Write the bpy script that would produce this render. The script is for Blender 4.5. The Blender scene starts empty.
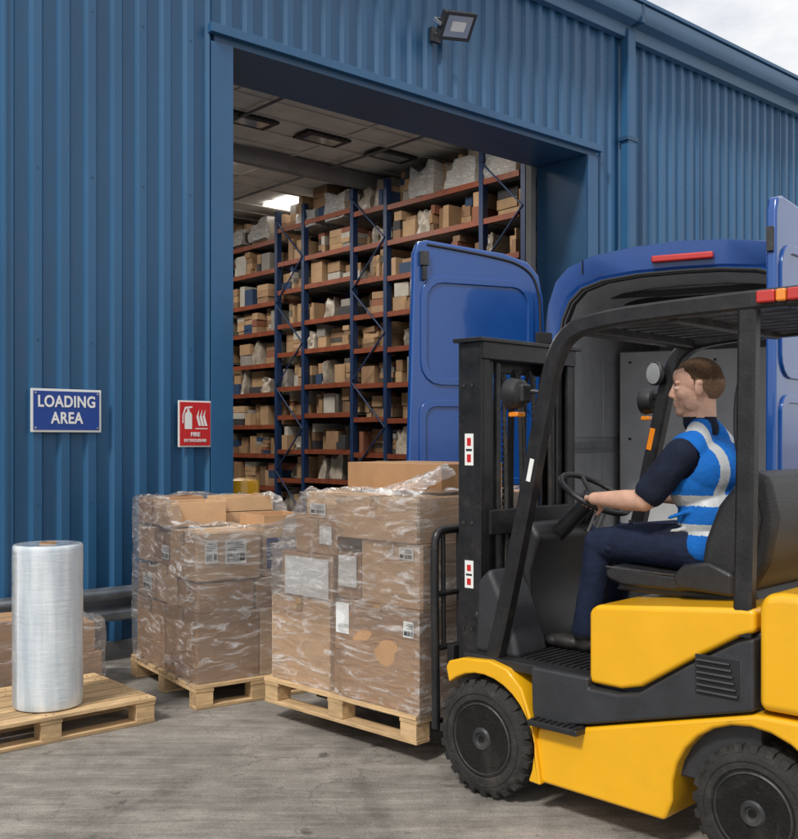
import bpy, bmesh, math, random
from mathutils import Vector, Matrix, noise as mnoise
random.seed(7)
scene=bpy.context.scene
scene.view_settings.view_transform='Standard'
try: scene.view_settings.look='None'
except Exception: pass
scene.view_settings.exposure=0
COL=scene.collection
# ------------------------------------------------------------------ helpers
def mat(name,col,rough=.5,metal=0,nscale=8,namt=.15,bump=0,bscale=60,coat=0,island=0,stretch=(1,1,1),emis=None,spec=.5,rvar=.1,dirt=0,dstr=.6):
    m=bpy.data.materials.new(name); m.use_nodes=True
    nt=m.node_tree; N=nt.nodes; L=nt.links; b=N['Principled BSDF']
    if len(col)==3: col=(*col,1)
    b.inputs['Roughness'].default_value=rough; b.inputs['Metallic'].default_value=metal
    b.inputs['Specular IOR Level'].default_value=spec
    if coat: b.inputs['Coat Weight'].default_value=coat; b.inputs['Coat Roughness'].default_value=.06
    tc=N.new('ShaderNodeTexCoord'); mp=N.new('ShaderNodeMapping'); mp.inputs['Scale'].default_value=stretch
    L.new(tc.outputs['Object'],mp.inputs['Vector'])
    n=N.new('ShaderNodeTexNoise'); n.inputs['Scale'].default_value=nscale; n.inputs['Detail'].default_value=6; n.inputs['Roughness'].default_value=.6
    L.new(mp.outputs[0],n.inputs['Vector'])
    mr=N.new('ShaderNodeMapRange'); mr.inputs[1].default_value=.3; mr.inputs[2].default_value=.7
    mr.inputs[3].default_value=1-namt; mr.inputs[4].default_value=1+namt
    L.new(n.outputs['Fac'],mr.inputs[0])
    fac=mr.outputs[0]
    if island:
        g=N.new('ShaderNodeNewGeometry'); mr2=N.new('ShaderNodeMapRange'); mr2.inputs[3].default_value=1-island; mr2.inputs[4].default_value=1+island
        L.new(g.outputs['Random Per Island'],mr2.inputs[0])
        mm=N.new('ShaderNodeMath'); mm.operation='MULTIPLY'; L.new(fac,mm.inputs[0]); L.new(mr2.outputs[0],mm.inputs[1]); fac=mm.outputs[0]
    vm=N.new('ShaderNodeVectorMath'); vm.operation='SCALE'; vm.inputs[0].default_value=col[:3]; L.new(fac,vm.inputs['Scale'])
    colout=vm.outputs[0]
    if dirt:
        n3=N.new('ShaderNodeTexNoise'); n3.inputs['Scale'].default_value=dirt; n3.inputs['Detail'].default_value=10; n3.inputs['Roughness'].default_value=.75
        L.new(tc.outputs['Object'],n3.inputs['Vector'])
        r3=N.new('ShaderNodeMapRange'); r3.inputs[1].default_value=.52; r3.inputs[2].default_value=.80; r3.inputs[3].default_value=0; r3.inputs[4].default_value=dstr; L.new(n3.outputs['Fac'],r3.inputs[0])
        mx=N.new('ShaderNodeMix'); mx.data_type='RGBA'; L.new(r3.outputs[0],mx.inputs['Factor']); L.new(colout,mx.inputs[6]); mx.inputs[7].default_value=(.13,.11,.09,1)
        colout=mx.outputs[2]
    L.new(colout,b.inputs['Base Color'])
    mr3=N.new('ShaderNodeMapRange'); mr3.inputs[3].default_value=max(0.02,rough-rvar); mr3.inputs[4].default_value=min(1,rough+rvar)
    L.new(n.outputs['Fac'],mr3.inputs[0]); L.new(mr3.outputs[0],b.inputs['Roughness'])
    if bump:
        n2=N.new('ShaderNodeTexNoise'); n2.inputs['Scale'].default_value=bscale; n2.inputs['Detail'].default_value=4
        L.new(mp.outputs[0],n2.inputs['Vector'])
        bp=N.new('ShaderNodeBump'); bp.inputs['Strength'].default_value=bump; bp.inputs['Distance'].default_value=.01
        L.new(n2.outputs['Fac'],bp.inputs['Height']); L.new(bp.outputs[0],b.inputs['Normal'])
    if emis:
        b.inputs['Emission Color'].default_value=(*emis[:3],1); b.inputs['Emission Strength'].default_value=emis[3]
    return m
def link(o,parent=None):
    COL.objects.link(o)
    if parent: o.parent=parent
    return o
def empty(name,loc=(0,0,0),ang=0):
    e=bpy.data.objects.new(name,None); COL.objects.link(e); e.location=loc; e.rotation_euler=(0,0,ang); e.empty_display_size=.2
    return e
def finish(o,bevel=0,seg=2,smooth=True):
    if bevel:
        m=o.modifiers.new('b','BEVEL'); m.width=bevel; m.segments=seg; m.limit_method='ANGLE'; m.angle_limit=math.radians(35); m.harden_normals=True
    if smooth:
        for p in o.data.polygons: p.use_smooth=True
        if not bevel:
            try: o.data.set_sharp_from_angle(angle=math.radians(35))
            except Exception: pass
    return o
def meshobj(name,verts,faces,material,parent=None,bevel=0,seg=2,smooth=True):
    me=bpy.data.meshes.new(name); me.from_pydata([tuple(v) for v in verts],[],faces); me.update()
    bm=bmesh.new(); bm.from_mesh(me); bmesh.ops.recalc_face_normals(bm,faces=bm.faces); bm.to_mesh(me); bm.free()
    if material: me.materials.append(material)
    o=bpy.data.objects.new(name,me); link(o,parent); finish(o,bevel,seg,smooth); return o
BF=[(0,1,2,3),(7,6,5,4),(0,4,5,1),(1,5,6,2),(2,6,7,3),(3,7,4,0)]
def bverts(b):
    x0,x1,y0,y1,z0,z1=b[:6]
    return [(x0,y0,z0),(x1,y0,z0),(x1,y1,z0),(x0,y1,z0),(x0,y0,z1),(x1,y0,z1),(x1,y1,z1),(x0,y1,z1)]
def box(name,b,material,parent=None,bevel=.004,seg=2,rz=0,rot=None):
    x0,x1,y0,y1,z0,z1=b
    c=Vector(((x0+x1)/2,(y0+y1)/2,(z0+z1)/2))
    v=[Vector(p)-c for p in bverts(b)]
    o=meshobj(name,v,BF,material,parent,bevel,seg); o.location=c
    if rot: o.rotation_euler=rot
    else: o.rotation_euler=(0,0,rz)
    return o
def boxes(name,lst,material,parent=None,bevel=0):
    V=[];F=[]
    for b in lst:
        n=len(V); vs=bverts(b)
        if len(b)>6:
            c=Vector(((b[0]+b[1])/2,(b[2]+b[3])/2,0)); R_=Matrix.Rotation(b[6],3,'Z')
            vs=[tuple(R_@(Vector(q)-c)+c) for q in vs]
        V+=vs; F+=[tuple(i+n for i in f) for f in BF]
    return meshobj(name,V,F,material,parent,bevel,1,smooth=bool(bevel))
def prism(name,pts,y0,y1,material,parent=None,bevel=.01,seg=3):
    n=len(pts); V=[(p[0],y0,p[1]) for p in pts]+[(p[0],y1,p[1]) for p in pts]
    F=[tuple(range(n)),tuple(range(2*n-1,n-1,-1))]+[(i,(i+1)%n,(i+1)%n+n,i+n) for i in range(n)]
    return meshobj(name,V,F,material,parent,bevel,seg)
def prismx(name,pts,x0,x1,material,parent=None,bevel=.01,seg=3):
    n=len(pts); V=[(x0,p[0],p[1]) for p in pts]+[(x1,p[0],p[1]) for p in pts]
    F=[tuple(range(n)),tuple(range(2*n-1,n-1,-1))]+[(i,(i+1)%n,(i+1)%n+n,i+n) for i in range(n)]
    return meshobj(name,V,F,material,parent,bevel,seg)
def tube(name,pts,r,material,parent=None,smooth=True,res=3,cyclic=False):
    cu=bpy.data.curves.new(name,'CURVE'); cu.dimensions='3D'; cu.bevel_depth=r; cu.bevel_resolution=res; cu.use_fill_caps=True
    if smooth and len(pts)>2:
        sp=cu.splines.new('NURBS'); sp.points.add(len(pts)-1); sp.order_u=3; sp.use_endpoint_u=True; sp.resolution_u=8
    else:
        sp=cu.splines.new('POLY'); sp.points.add(len(pts)-1)
    sp.use_cyclic_u=cyclic
    for i,p in enumerate(pts): sp.points[i].co=(*p,1)
    cu.materials.append(material)
    o=bpy.data.objects.new(name,cu); link(o,parent); return o
def lathe(name,prof,material,parent=None,axis='Z',n=48,loc=(0,0,0)):
    V=[];F=[]
    for r,h in prof:
        for i in range(n):
            a=2*math.pi*i/n; V.append((r*math.cos(a),r*math.sin(a),h))
    for k in range(len(prof)-1):
        for i in range(n):
            j=(i+1)%n; F.append((k*n+i,k*n+j,(k+1)*n+j,(k+1)*n+i))
    F.append(tuple(range(n))); F.append(tuple(range((len(prof)-1)*n,len(prof)*n)))
    if axis=='Y': V=[(x,-z,y) for x,y,z in V]
    if axis=='X': V=[(z,x,y) for x,y,z in V]
    o=meshobj(name,V,F,material,parent); o.location=loc; return o
def text(name,body,size,material,parent,loc,rot=(math.pi/2,0,0),off=0,ext=.0015,align='CENTER',sx=1,sp=1):
    cu=bpy.data.curves.new(name,'FONT'); cu.body=body; cu.size=size; cu.align_x=align; cu.align_y='CENTER'; cu.extrude=ext; cu.offset=off; cu.space_character=sp
    cu.materials.append(material)
    o=bpy.data.objects.new(name,cu); link(o,parent); o.location=loc; o.rotation_euler=rot; o.scale=(sx,1,1); return o

# ------------------------------------------------------------------ camera
cam=bpy.data.cameras.new('camera'); co=bpy.data.objects.new('camera',cam); COL.objects.link(co)
co.location=(0,0,1.6); co.rotation_euler=(math.pi/2,0,0)
cam.sensor_fit='HORIZONTAL'; cam.sensor_width=36; cam.lens=36*1000/798; cam.shift_y=20.5/798; cam.clip_end=2000
scene.camera=co
# ------------------------------------------------------------------ world
sd=Vector((-.45,-.75,.95)).normalized()
elev=math.asin(sd.z); rotz=math.atan2(sd.x,sd.y)
w=bpy.data.worlds.new('World'); scene.world=w; w.use_nodes=True
nt=w.node_tree; N=nt.nodes; L=nt.links; bg=N['Background']
sky=N.new('ShaderNodeTexSky'); sky.sky_type='NISHITA'; sky.sun_disc=False; sky.sun_elevation=elev; sky.sun_rotation=rotz; sky.dust_density=2
tc=N.new('ShaderNodeTexCoord'); mp=N.new('ShaderNodeMapping'); mp.inputs['Scale'].default_value=(1,1,2.2); mp.inputs['Location'].default_value=(.3,.1,.4)
nz=N.new('ShaderNodeTexNoise'); nz.inputs['Scale'].default_value=3.4; nz.inputs['Detail'].default_value=9; nz.inputs['Roughness'].default_value=.58
rp=N.new('ShaderNodeValToRGB'); rp.color_ramp.elements[0].position=.34; rp.color_ramp.elements[1].position=.52
rp.color_ramp.elements[0].color=(.5,.5,.5,1)
mx=N.new('ShaderNodeMix'); mx.data_type='RGBA'
L.new(tc.outputs['Generated'],mp.inputs[0]); L.new(mp.outputs[0],nz.inputs['Vector']); L.new(nz.outputs['Fac'],rp.inputs[0])
L.new(rp.outputs[0],mx.inputs['Factor']); L.new(sky.outputs[0],mx.inputs[6]); mx.inputs[7].default_value=(7.2,7.25,7.35,1)
L.new(mx.outputs[2],bg.inputs['Color']); bg.inputs['Strength'].default_value=.135
sl=bpy.data.lights.new('sun','SUN'); sl.energy=2.7; sl.angle=math.radians(8); sl.color=(1,.96,.9)
so=bpy.data.objects.new('sun',sl); COL.objects.link(so); so.rotation_euler=sd.to_track_quat('Z','Y').to_euler(); so.location=(0,0,20)

# ------------------------------------------------------------------ materials
M_clad=mat('blue_cladding',(.025,.105,.222),.38,0,1.2,.16,.05,3,stretch=(1,1,.25),dirt=1.6,dstr=.12)
M_clad2=mat('blue_trim',(.027,.108,.23),.4,0,2,.1)
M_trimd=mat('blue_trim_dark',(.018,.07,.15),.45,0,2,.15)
M_gutter=mat('gutter_grey_blue',(.07,.16,.28),.4,0,2,.1)
M_blk=mat('black_plastic',(.018,.018,.02),.45,0,12,.25,.15,150)
M_mast=mat('mast_black_steel',(.02,.02,.022),.36,.2,10,.35,.1,80,dirt=9,dstr=.35)
M_dgrey=mat('dark_grey_panel',(.028,.03,.034),.5,0,6,.25,.2,200)
M_yel=mat('yellow_paint',(.82,.42,.008),.3,0,5,.04,coat=.5,dirt=2.2,dstr=.16)
M_rub=mat('tyre_rubber',(.022,.021,.020),.85,0,14,.4,.5,90,dirt=5)
M_rim=mat('wheel_rim',(.04,.04,.042),.5,.2,10,.4,.2,60,dirt=8)
M_steel=mat('galvanised_steel',(.42,.44,.46),.42,.75,6,.3)
M_chrome=mat('chrome',(.6,.6,.62),.15,1,6,.1)
M_white=mat('white_plastic',(.78,.78,.76),.4,0,6,.05)
M_grey=mat('grey_plastic',(.30,.31,.32),.35,0,6,.15)
M_label=mat('white_label',(.80,.80,.79),.5,0,10,.05)
M_black=mat('print_black',(.015,.015,.018),.5)
M_red=mat('red_sign',(.55,.02,.02),.4,0,5,.06)
M_sblue=mat('sign_blue',(.010,.05,.27),.35,0,5,.06)
M_card=mat('cardboard',(.47,.285,.155),.8,0,5,.12,.15,120,island=.06,spec=.2)
M_card2=mat('cardboard_light',(.60,.40,.235),.8,0,5,.10,.15,120,spec=.2)
M_card3=mat('cardboard_dark',(.37,.215,.11),.8,0,5,.12,.15,120,spec=.2)
M_tape=mat('packing_tape',(.46,.30,.16),.25,0,5,.05)
M_seam=mat('box_seam',(.12,.07,.04),.9)
M_wood=mat('pallet_wood',(.54,.37,.20),.75,0,3,.28,.3,40,island=.22,stretch=(2,12,12),spec=.2,dirt=2.5,dstr=.5)
M_van=mat('van_blue_paint',(.007,.066,.28),.25,.1,3,.06,coat=.8)
M_vanin=mat('van_lining',(.50,.51,.52),.6,0,4,.12,.1,50)
M_vandk=mat('van_dark_trim',(.02,.02,.022),.6,0,6,.2)
M_glass=mat('dark_glass',(.01,.012,.015),.06,0,4,.05)
M_lens=mat('lamp_glass',(.35,.38,.40),.12,.3,4,.15)
M_redl=mat('red_lens',(.5,.02,.015),.15,0,4,.05,coat=.5)
M_ambl=mat('amber_lens',(.8,.25,.02),.15,0,4,.05,coat=.5)
M_rackb=mat('rack_blue',(.010,.032,.10),.5,0,6,.15)
M_racko=mat('rack_orange',(.22,.052,.022),.5,0,6,.25)
M_ceil=mat('ceiling_panel',(.62,.60,.56),.7,0,3,.12)
M_inw=mat('warehouse_inner_wall',(.20,.20,.20),.8,0,3,.15)
M_pvc=mat('seat_vinyl',(.02,.02,.022),.42,0,8,.25,.25,120)
def ground_mat():
    m=bpy.data.materials.new('yard_concrete'); m.use_nodes=True; nt=m.node_tree; N=nt.nodes; L=nt.links; b=N['Principled BSDF']
    tc=N.new('ShaderNodeTexCoord')
    def noise(sc,det,rough,stretch=None,rot=0,dist=0):
        mp=N.new('ShaderNodeMapping'); L.new(tc.outputs['Object'],mp.inputs[0])
        if stretch: mp.inputs['Scale'].default_value=stretch
        mp.inputs['Rotation'].default_value=(0,0,rot)
        n=N.new('ShaderNodeTexNoise'); n.inputs['Scale'].default_value=sc; n.inputs['Detail'].default_value=det; n.inputs['Roughness'].default_value=rough; n.inputs['Distortion'].default_value=dist
        L.new(mp.outputs[0],n.inputs['Vector']); return n.outputs['Fac']
    def mr(v,a,b_,c,d):
        n=N.new('ShaderNodeMapRange'); n.inputs[1].default_value=a; n.inputs[2].default_value=b_; n.inputs[3].default_value=c; n.inputs[4].default_value=d; L.new(v,n.inputs[0]); return n.outputs[0]
    def mul(a,b_):
        n=N.new('ShaderNodeMath'); n.operation='MULTIPLY'; L.new(a,n.inputs[0]); L.new(b_,n.inputs[1]); return n.outputs[0]
    big=mr(noise(.7,7,.65),.3,.7,.70,1.2)
    med=mr(noise(4.2,9,.75),.3,.7,.66,1.28)
    fine=mr(noise(90,4,.8),.3,.7,.68,1.28)
    streak=mr(noise(1.8,8,.7,(1,8,1),math.radians(-38),.6),.35,.68,.66,1.18)
    dark=mr(noise(1.1,7,.6,(1.2,.6,1),.4,.8),.52,.70,1,.48)
    spots=mr(noise(6,4,.5),.66,.72,1,.45)
    f=mul(mul(mul(big,med),mul(fine,streak)),mul(dark,spots))
    v=N.new('ShaderNodeTexVoronoi'); v.feature='DISTANCE_TO_EDGE'; v.inputs['Scale'].default_value=.55
    nv=N.new('ShaderNodeTexNoise'); nv.inputs['Scale'].default_value=3; nv.inputs['Detail'].default_value=8; L.new(tc.outputs['Object'],nv.inputs['Vector'])
    va=N.new('ShaderNodeVectorMath'); va.operation='ADD'; L.new(tc.outputs['Object'],va.inputs[0]); L.new(nv.outputs['Color'],va.inputs[1]); L.new(va.outputs[0],v.inputs['Vector'])
    f=mul(f,mr(v.outputs['Distance'],0,.006,.65,1))
    vm=N.new('ShaderNodeVectorMath'); vm.operation='SCALE'; vm.inputs[0].default_value=(.375,.345,.305); L.new(f,vm.inputs['Scale']); L.new(vm.outputs[0],b.inputs['Base Color'])
    b.inputs['Roughness'].default_value=.85; b.inputs['Specular IOR Level'].default_value=.3
    br=noise(26,3,.6,(.6,5,1),math.radians(-38))
    ad=N.new('ShaderNodeMath'); ad.operation='ADD'; L.new(fine,ad.inputs[0]); L.new(br,ad.inputs[1])
    bp=N.new('ShaderNodeBump'); bp.inputs['Strength'].default_value=.8; bp.inputs['Distance'].default_value=.009; L.new(ad.outputs[0],bp.inputs['Height']); L.new(bp.outputs[0],b.inputs['Normal'])
    return m
M_ground=ground_mat()
meshobj('ground',[(-400,-400,0),(400,-400,0),(400,400,0),(-400,400,0)],[(0,1,2,3)],M_ground,smooth=False)

def film_mat(name,base=.045,hi=.85,sc=3.6,stretch=(1,1,3.5),gl=.06,lo=.52,up=.76,gmax=.80,bs=4.0,ns=1.0,blend=.22):
    m=bpy.data.materials.new(name); m.use_nodes=True; nt=m.node_tree; N=nt.nodes; L=nt.links
    for n_ in list(N):
        if n_.type=='BSDF_PRINCIPLED': N.remove(n_)
    out=N['Material Output']
    tc=N.new('ShaderNodeTexCoord'); mp=N.new('ShaderNodeMapping'); mp.inputs['Scale'].default_value=stretch; mp.inputs['Rotation'].default_value=(.45,.4,0)
    L.new(tc.outputs['Object'],mp.inputs[0])
    n=N.new('ShaderNodeTexNoise'); n.inputs['Scale'].default_value=sc; n.inputs['Detail'].default_value=10; n.inputs['Roughness'].default_value=.70; n.inputs['Distortion'].default_value=1.8
    L.new(mp.outputs[0],n.inputs['Vector'])
    r=N.new('ShaderNodeMapRange'); r.inputs[1].default_value=lo; r.inputs[2].default_value=up; r.inputs[3].default_value=base; r.inputs[4].default_value=hi
    L.new(n.outputs['Fac'],r.inputs[0])
    mp2=N.new('ShaderNodeMapping'); mp2.inputs['Scale'].default_value=(1.4,1.4,6); mp2.inputs['Rotation'].default_value=(-.7,.55,.2); L.new(tc.outputs['Object'],mp2.inputs[0])
    n2=N.new('ShaderNodeTexNoise'); n2.inputs['Scale'].default_value=bs; n2.inputs['Detail'].default_value=7; n2.inputs['Roughness'].default_value=.6; n2.inputs['Distortion'].default_value=1.0; L.new(mp2.outputs[0],n2.inputs['Vector'])
    bp=N.new('ShaderNodeBump'); bp.inputs['Strength'].default_value=ns; bp.inputs['Distance'].default_value=.06; L.new(n2.outputs['Fac'],bp.inputs['Height'])
    t=N.new('ShaderNodeBsdfTransparent'); t.inputs[0].default_value=(1,1,1,1)
    g=N.new('ShaderNodeBsdfGlossy'); g.inputs['Color'].default_value=(1,1,1,1); g.inputs['Roughness'].default_value=.14; L.new(bp.outputs[0],g.inputs['Normal'])
    d=N.new('ShaderNodeBsdfDiffuse'); d.inputs['Color'].default_value=(.88,.89,.90,1)
    lw=N.new('ShaderNodeLayerWeight'); lw.inputs['Blend'].default_value=blend; L.new(bp.outputs[0],lw.inputs['Normal'])
    r2=N.new('ShaderNodeMapRange'); r2.inputs[3].default_value=gl; r2.inputs[4].default_value=gmax; L.new(lw.outputs['Fresnel'],r2.inputs[0])
    m1=N.new('ShaderNodeMixShader'); L.new(r2.outputs[0],m1.inputs[0]); L.new(t.outputs[0],m1.inputs[1]); L.new(g.outputs[0],m1.inputs[2])
    m2=N.new('ShaderNodeMixShader'); L.new(r.outputs[0],m2.inputs[0]); L.new(m1.outputs[0],m2.inputs[1]); L.new(d.outputs[0],m2.inputs[2])
    L.new(m2.outputs[0],out.inputs[0])
    return m
M_film=film_mat('stretch_film')
M_film2=film_mat('stretch_film_outer',base=.01,hi=.75,gl=.02,gmax=.55,lo=.55,up=.78,bs=2.6,sc=2.6,stretch=(1,1,5))

# ------------------------------------------------------------------ building
P0=(-2.04,7.44,0); ANG=math.atan2(.662,.749)
BM=Matrix.Translation(P0)@Matrix.Rotation(ANG,4,'Z')
B=empty('warehouse_building',P0,ANG)
def cladding(name,s0,s1,z0,z1,d=0,p=.2):
    V=[];F=[]; prof=[(0,0),(.075,0),(.100,-.036),(.160,-.036),(.185,0)]
    pts=[]; s=s0
    while s<s1:
        for a,dd in prof:
            if s+a<s1: pts.append((s+a,dd))
        s+=p
    pts.append((s1,0))
    for a,dd in pts: V+= [(a,d+dd,z0),(a,d+dd,z1)]
    for i in range(len(pts)-1): F.append((2*i,2*i+2,2*i+3,2*i+1))
    return meshobj(name,V,F,M_clad,B,smooth=False)
cladding('cladding_left',-8,.745,.12,6.3)
cladding('cladding_over_door',.745,5.6,4.86,6.3)
cladding('cladding_right',5.6,34,.12,6.3)
boxes('base_plinth',[(-8,.745,-.02,.3,0,.12),(5.6,34,-.02,.3,0,.12)],M_inw,B)
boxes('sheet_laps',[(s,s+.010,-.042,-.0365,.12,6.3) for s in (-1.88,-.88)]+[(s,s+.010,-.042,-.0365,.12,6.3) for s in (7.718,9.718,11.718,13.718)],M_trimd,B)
fx=[]
for zz in (.4,1.15,2.3,3.5,4.7,5.9):
    k=-8+.13
    while k<30:
        if not(.70<k<5.65 and zz<4.9) and abs(k-6.12)>.12: fx.append((k-.005,k+.005,-.0400,-.0355,zz-.005,zz+.005))
        k+=.4
boxes('cladding_fasteners',fx,M_trimd,B)
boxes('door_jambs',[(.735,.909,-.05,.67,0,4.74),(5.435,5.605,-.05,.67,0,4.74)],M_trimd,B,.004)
boxes('door_front_trim',[(.70,.90,-.062,-.052,0,4.74),(5.445,5.62,-.062,-.052,0,4.74)],M_clad2,B)
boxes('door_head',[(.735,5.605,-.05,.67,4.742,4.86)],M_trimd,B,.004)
boxes('drip_flashing',[(.68,5.66,-.10,-.035,4.80,4.875)],M_clad2,B,.004)
boxes('door_track',[(.915,.99,.68,.76,0,5.2),(5.35,5.43,.68,.76,0,5.2)],M_inw,B)
boxes('inner_front_wall',[(-8,.73,.5,.6,0,5.94),(5.61,34,.5,.6,0,5.94),(.73,5.61,.5,.6,4.87,5.94)],M_inw,B)
boxes('inner_walls',[(-8.1,-8,-.0,16,0,6.3),(34,34.1,0,16,0,6.3),(-8,34,16,16.1,0,6.3)],M_inw,B)
boxes('ceiling',[(-8,34,.3,16,5.96,6.02)],M_ceil,B)
boxes('ceiling_joints',[(-2,16,d,d+.03,5.938,5.959) for d in [1+.55*i for i in range(27)]]+[(s,s+.03,.6,16,5.94,5.958) for s in (1.1,3.3,5.5,7.7,9.9)],M_ceil,B)
boxes('ceiling_beams',[(-2,16,5.6,5.75,5.70,5.93),(-2,16,10.6,10.75,5.70,5.93)],M_inw,B)
boxes('recessed_lamp_frames',[(s,s+.75,4.35,4.75,5.90,5.932) for s in (2.4,3.65,4.9,6.2)],M_vandk,B)
boxes('recessed_lamp_glass',[(s+.1,s+.65,4.43,4.67,5.893,5.899) for s in (2.4,3.65,4.9,6.2)],M_lens,B)
for a in range(5):
    tube('ceiling_conduit',[(-1+a*2.4,.7,5.88),(-1+a*2.4,15,5.88)],.02,M_inw,B)
M_lit=mat('lit_panel',(.9,.9,.9),.5,emis=(1,.97,.9,3.0))
boxes('lit_ceiling_lamps',[(6.9,7.9,7.7,8.5,5.90,5.93),(8.3,9.1,4.5,4.9,5.90,5.93),(6.9,7.9,12,12.8,5.90,5.93)],M_lit,B)
for i,(s,d,e) in enumerate([(4.2,6.5,150),(4.2,10.5,150),(4.8,3.0,110)]):  # area lights added to brighten the interior, set apart from the lit lamps
    al=bpy.data.lights.new('interior_fill_light','AREA'); al.shape='RECTANGLE'; al.size=1.4; al.size_y=1.0; al.energy=e; al.color=(1,.94,.85)
    ao=bpy.data.objects.new('interior_fill_light',al); link(ao,B); ao.location=(s,d,5.86)
boxes('added_glow_panels',[(3.5,4.9,6.0,7.0,5.885,5.93),(3.5,4.9,10,11,5.885,5.93)],M_lit,B)  # glowing panels added above two of the fill lights
meshobj('roof',[(-8.2,-.15,6.5),(34.2,-.15,6.5),(34.2,8,7.0),(-8.2,8,7.0),(-8.2,16.3,6.5),(34.2,16.3,6.5)],[(0,1,2,3),(3,2,5,4)],M_gutter,B,smooth=False)
prismx('gutter',[(-.03,6.18),(-.12,6.18),(-.14,6.30),(-.27,6.32),(-.31,6.38),(-.31,6.50),(-.28,6.50),(-.27,6.4),(-.03,6.36)],-8.2,34.2,M_gutter,B,.006)
boxes('gutter_joints',[(s,s+.05,-.316,-.12,6.30,6.505) for s in (2.1,6.1,10.1,14.1)],M_trimd,B,.003)
boxes('eaves_fascia',[(-8.2,34.2,-.33,-.20,6.515,6.56)],M_clad2,B,.004)
boxes('downpipe',[(6.05,6.2,-.16,-.045,.1,6.28)],M_clad2,B,.015)
boxes('downpipe_brackets',[(6.02,6.23,-.17,-.03,z,z+.05) for z in (1,3,5)],M_trimd,B,.004)
boxes('warehouse_floor',[(-8,34,.02,16,-.05,.006)],M_inw,B)

# floodlight
FL=empty('wall_floodlight',(0,0,0)); FL.matrix_world=BM
box('wall_plate',(3.07,3.19,-.075,-.037,5.36,5.50),M_dgrey,FL,.006)
tube('arm',[(3.13,-.06,5.44),(3.13,-.20,5.46),(3.13,-.30,5.44)],.016,M_steel,FL)
HD=bpy.data.objects.new('lamp_head',None); link(HD,FL); HD.location=(3.13,-.34,5.44); HD.rotation_euler=(math.radians(42),math.radians(-8),math.radians(-8))
box('housing',(-.17,.17,-.03,.03,-.125,.125),M_dgrey,HD,.012)
boxes('bezel',[(-.175,.175,-.04,-.0305,.10,.13),(-.175,.175,-.04,-.0305,-.13,-.10),(-.175,-.145,-.04,-.0305,-.099,.099),(.145,.175,-.04,-.0305,-.099,.099)],M_dgrey,HD,.002)
box('glass',(-.144,.144,-.036,-.0305,-.099,.099),M_lens,HD,.001)
box('reflector',(-.08,.08,-.0385,-.0365,-.045,.045),M_white,HD,.0005)
boxes('fins',[(-.15+.03*i,-.145+.03*i,.0305,.07,-.11,.11) for i in range(11)],M_dgrey,HD)
boxes('yoke',[(-.19,-.178,-.02,.10,-.015,.015),(.178,.19,-.02,.10,-.015,.015),(-.19,.19,.1005,.11,-.015,.015)],M_steel,HD,.002)

# guard rail
GR=empty('guard_rail',P0,ANG)
rp_=[(-.14,.29),(-.19,.31),(-.20,.36),(-.15,.39),(-.13,.415),(-.15,.44),(-.20,.47),(-.19,.52),(-.14,.54)]
V=[];F=[]
for s in (-5,.6): V+=[(s,a,z) for a,z in rp_]
n=len(rp_)
for i in range(n-1): F.append((i,i+1,n+i+1,n+i))
o=meshobj('beam',V,F,M_steel,GR); md=o.modifiers.new('s','SOLIDIFY'); md.thickness=.006
boxes('posts',[(s,s+.08,-.13,-.05,0,.52) for s in (-4,-2.4,-.8,.4)],M_steel,GR,.004)

# signs
SG=empty('loading_area_sign',P0,ANG)
box('border',(-.724,-.21,-.052,-.042,1.655,1.96),M_white,SG,.002)
box('plate',(-.708,-.226,-.0565,-.0525,1.671,1.944),M_sblue,SG,.001)
text('text_loading','LOADING',.112,M_white,SG,(-.467,-.0575,1.868),off=.0028,sx=.80,sp=1.08)
text('text_area','AREA',.112,M_white,SG,(-.467,-.0575,1.752),off=.0028,sx=.80,sp=1.08)
boxes('fixings',[(a,a+.012,-.0605,-.0567,z,z+.012) for a in (-.70,-.246) for z in (1.68,1.925)],M_steel,SG)
FS=empty('fire_equipment_sign',P0,ANG)
box('border',(.416,.707,-.052,-.042,1.545,1.905),M_white,FS,.002)
box('plate',(.428,.695,-.0565,-.0525,1.557,1.893),M_red,FS,.001)
def ydisc(name,cx,cz,pts,parent,m,y=-.0572):
    meshobj(name,[(cx+a,y,cz+b) for a,b in pts],[tuple(range(len(pts)))],m,parent,smooth=False)
ydisc('icon_body',.50,1.76,[(-.032,-.075),(.032,-.075),(.032,.035),(.02,.055),(.01,.06),(.01,.08),(-.01,.08),(-.01,.06),(-.02,.055),(-.032,.035)],FS,M_white)
ydisc('icon_hose',.50,1.76,[(-.01,.082),(.035,.09),(.035,.102),(-.03,.095),(-.052,.03),(-.052,-.03),(-.042,-.03),(-.042,.03),(-.02,.082)],FS,M_white)
for k in range(3): ydisc('icon_flame',.60+.028*k,1.77,[(-.03,.01),(-.01,-.06),(.012,-.06),(-.012,.02),(-.005,.07)],FS,M_white)
ydisc('icon_tray',.61,1.76,[(-.05,-.075),(.06,-.075),(.06,-.068),(-.05,-.068)],FS,M_white)
text('text_line1','FIRE',.045,M_white,FS,(.5615,-.058,1.642),off=.001)
text('text_line2','EXTINGUISHER',.032,M_white,FS,(.5615,-.058,1.595),off=.0005,sx=.9)

BO=empty('yellow_bollard',(0,0,0)); BO.matrix_world=BM@Matrix.Translation((1.22,.30,0))
lathe('post',[(.17,0),(.17,.02),(.14,.03),(.14,1.23),(.13,1.26),(.05,1.28)],M_yel,BO)

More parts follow.
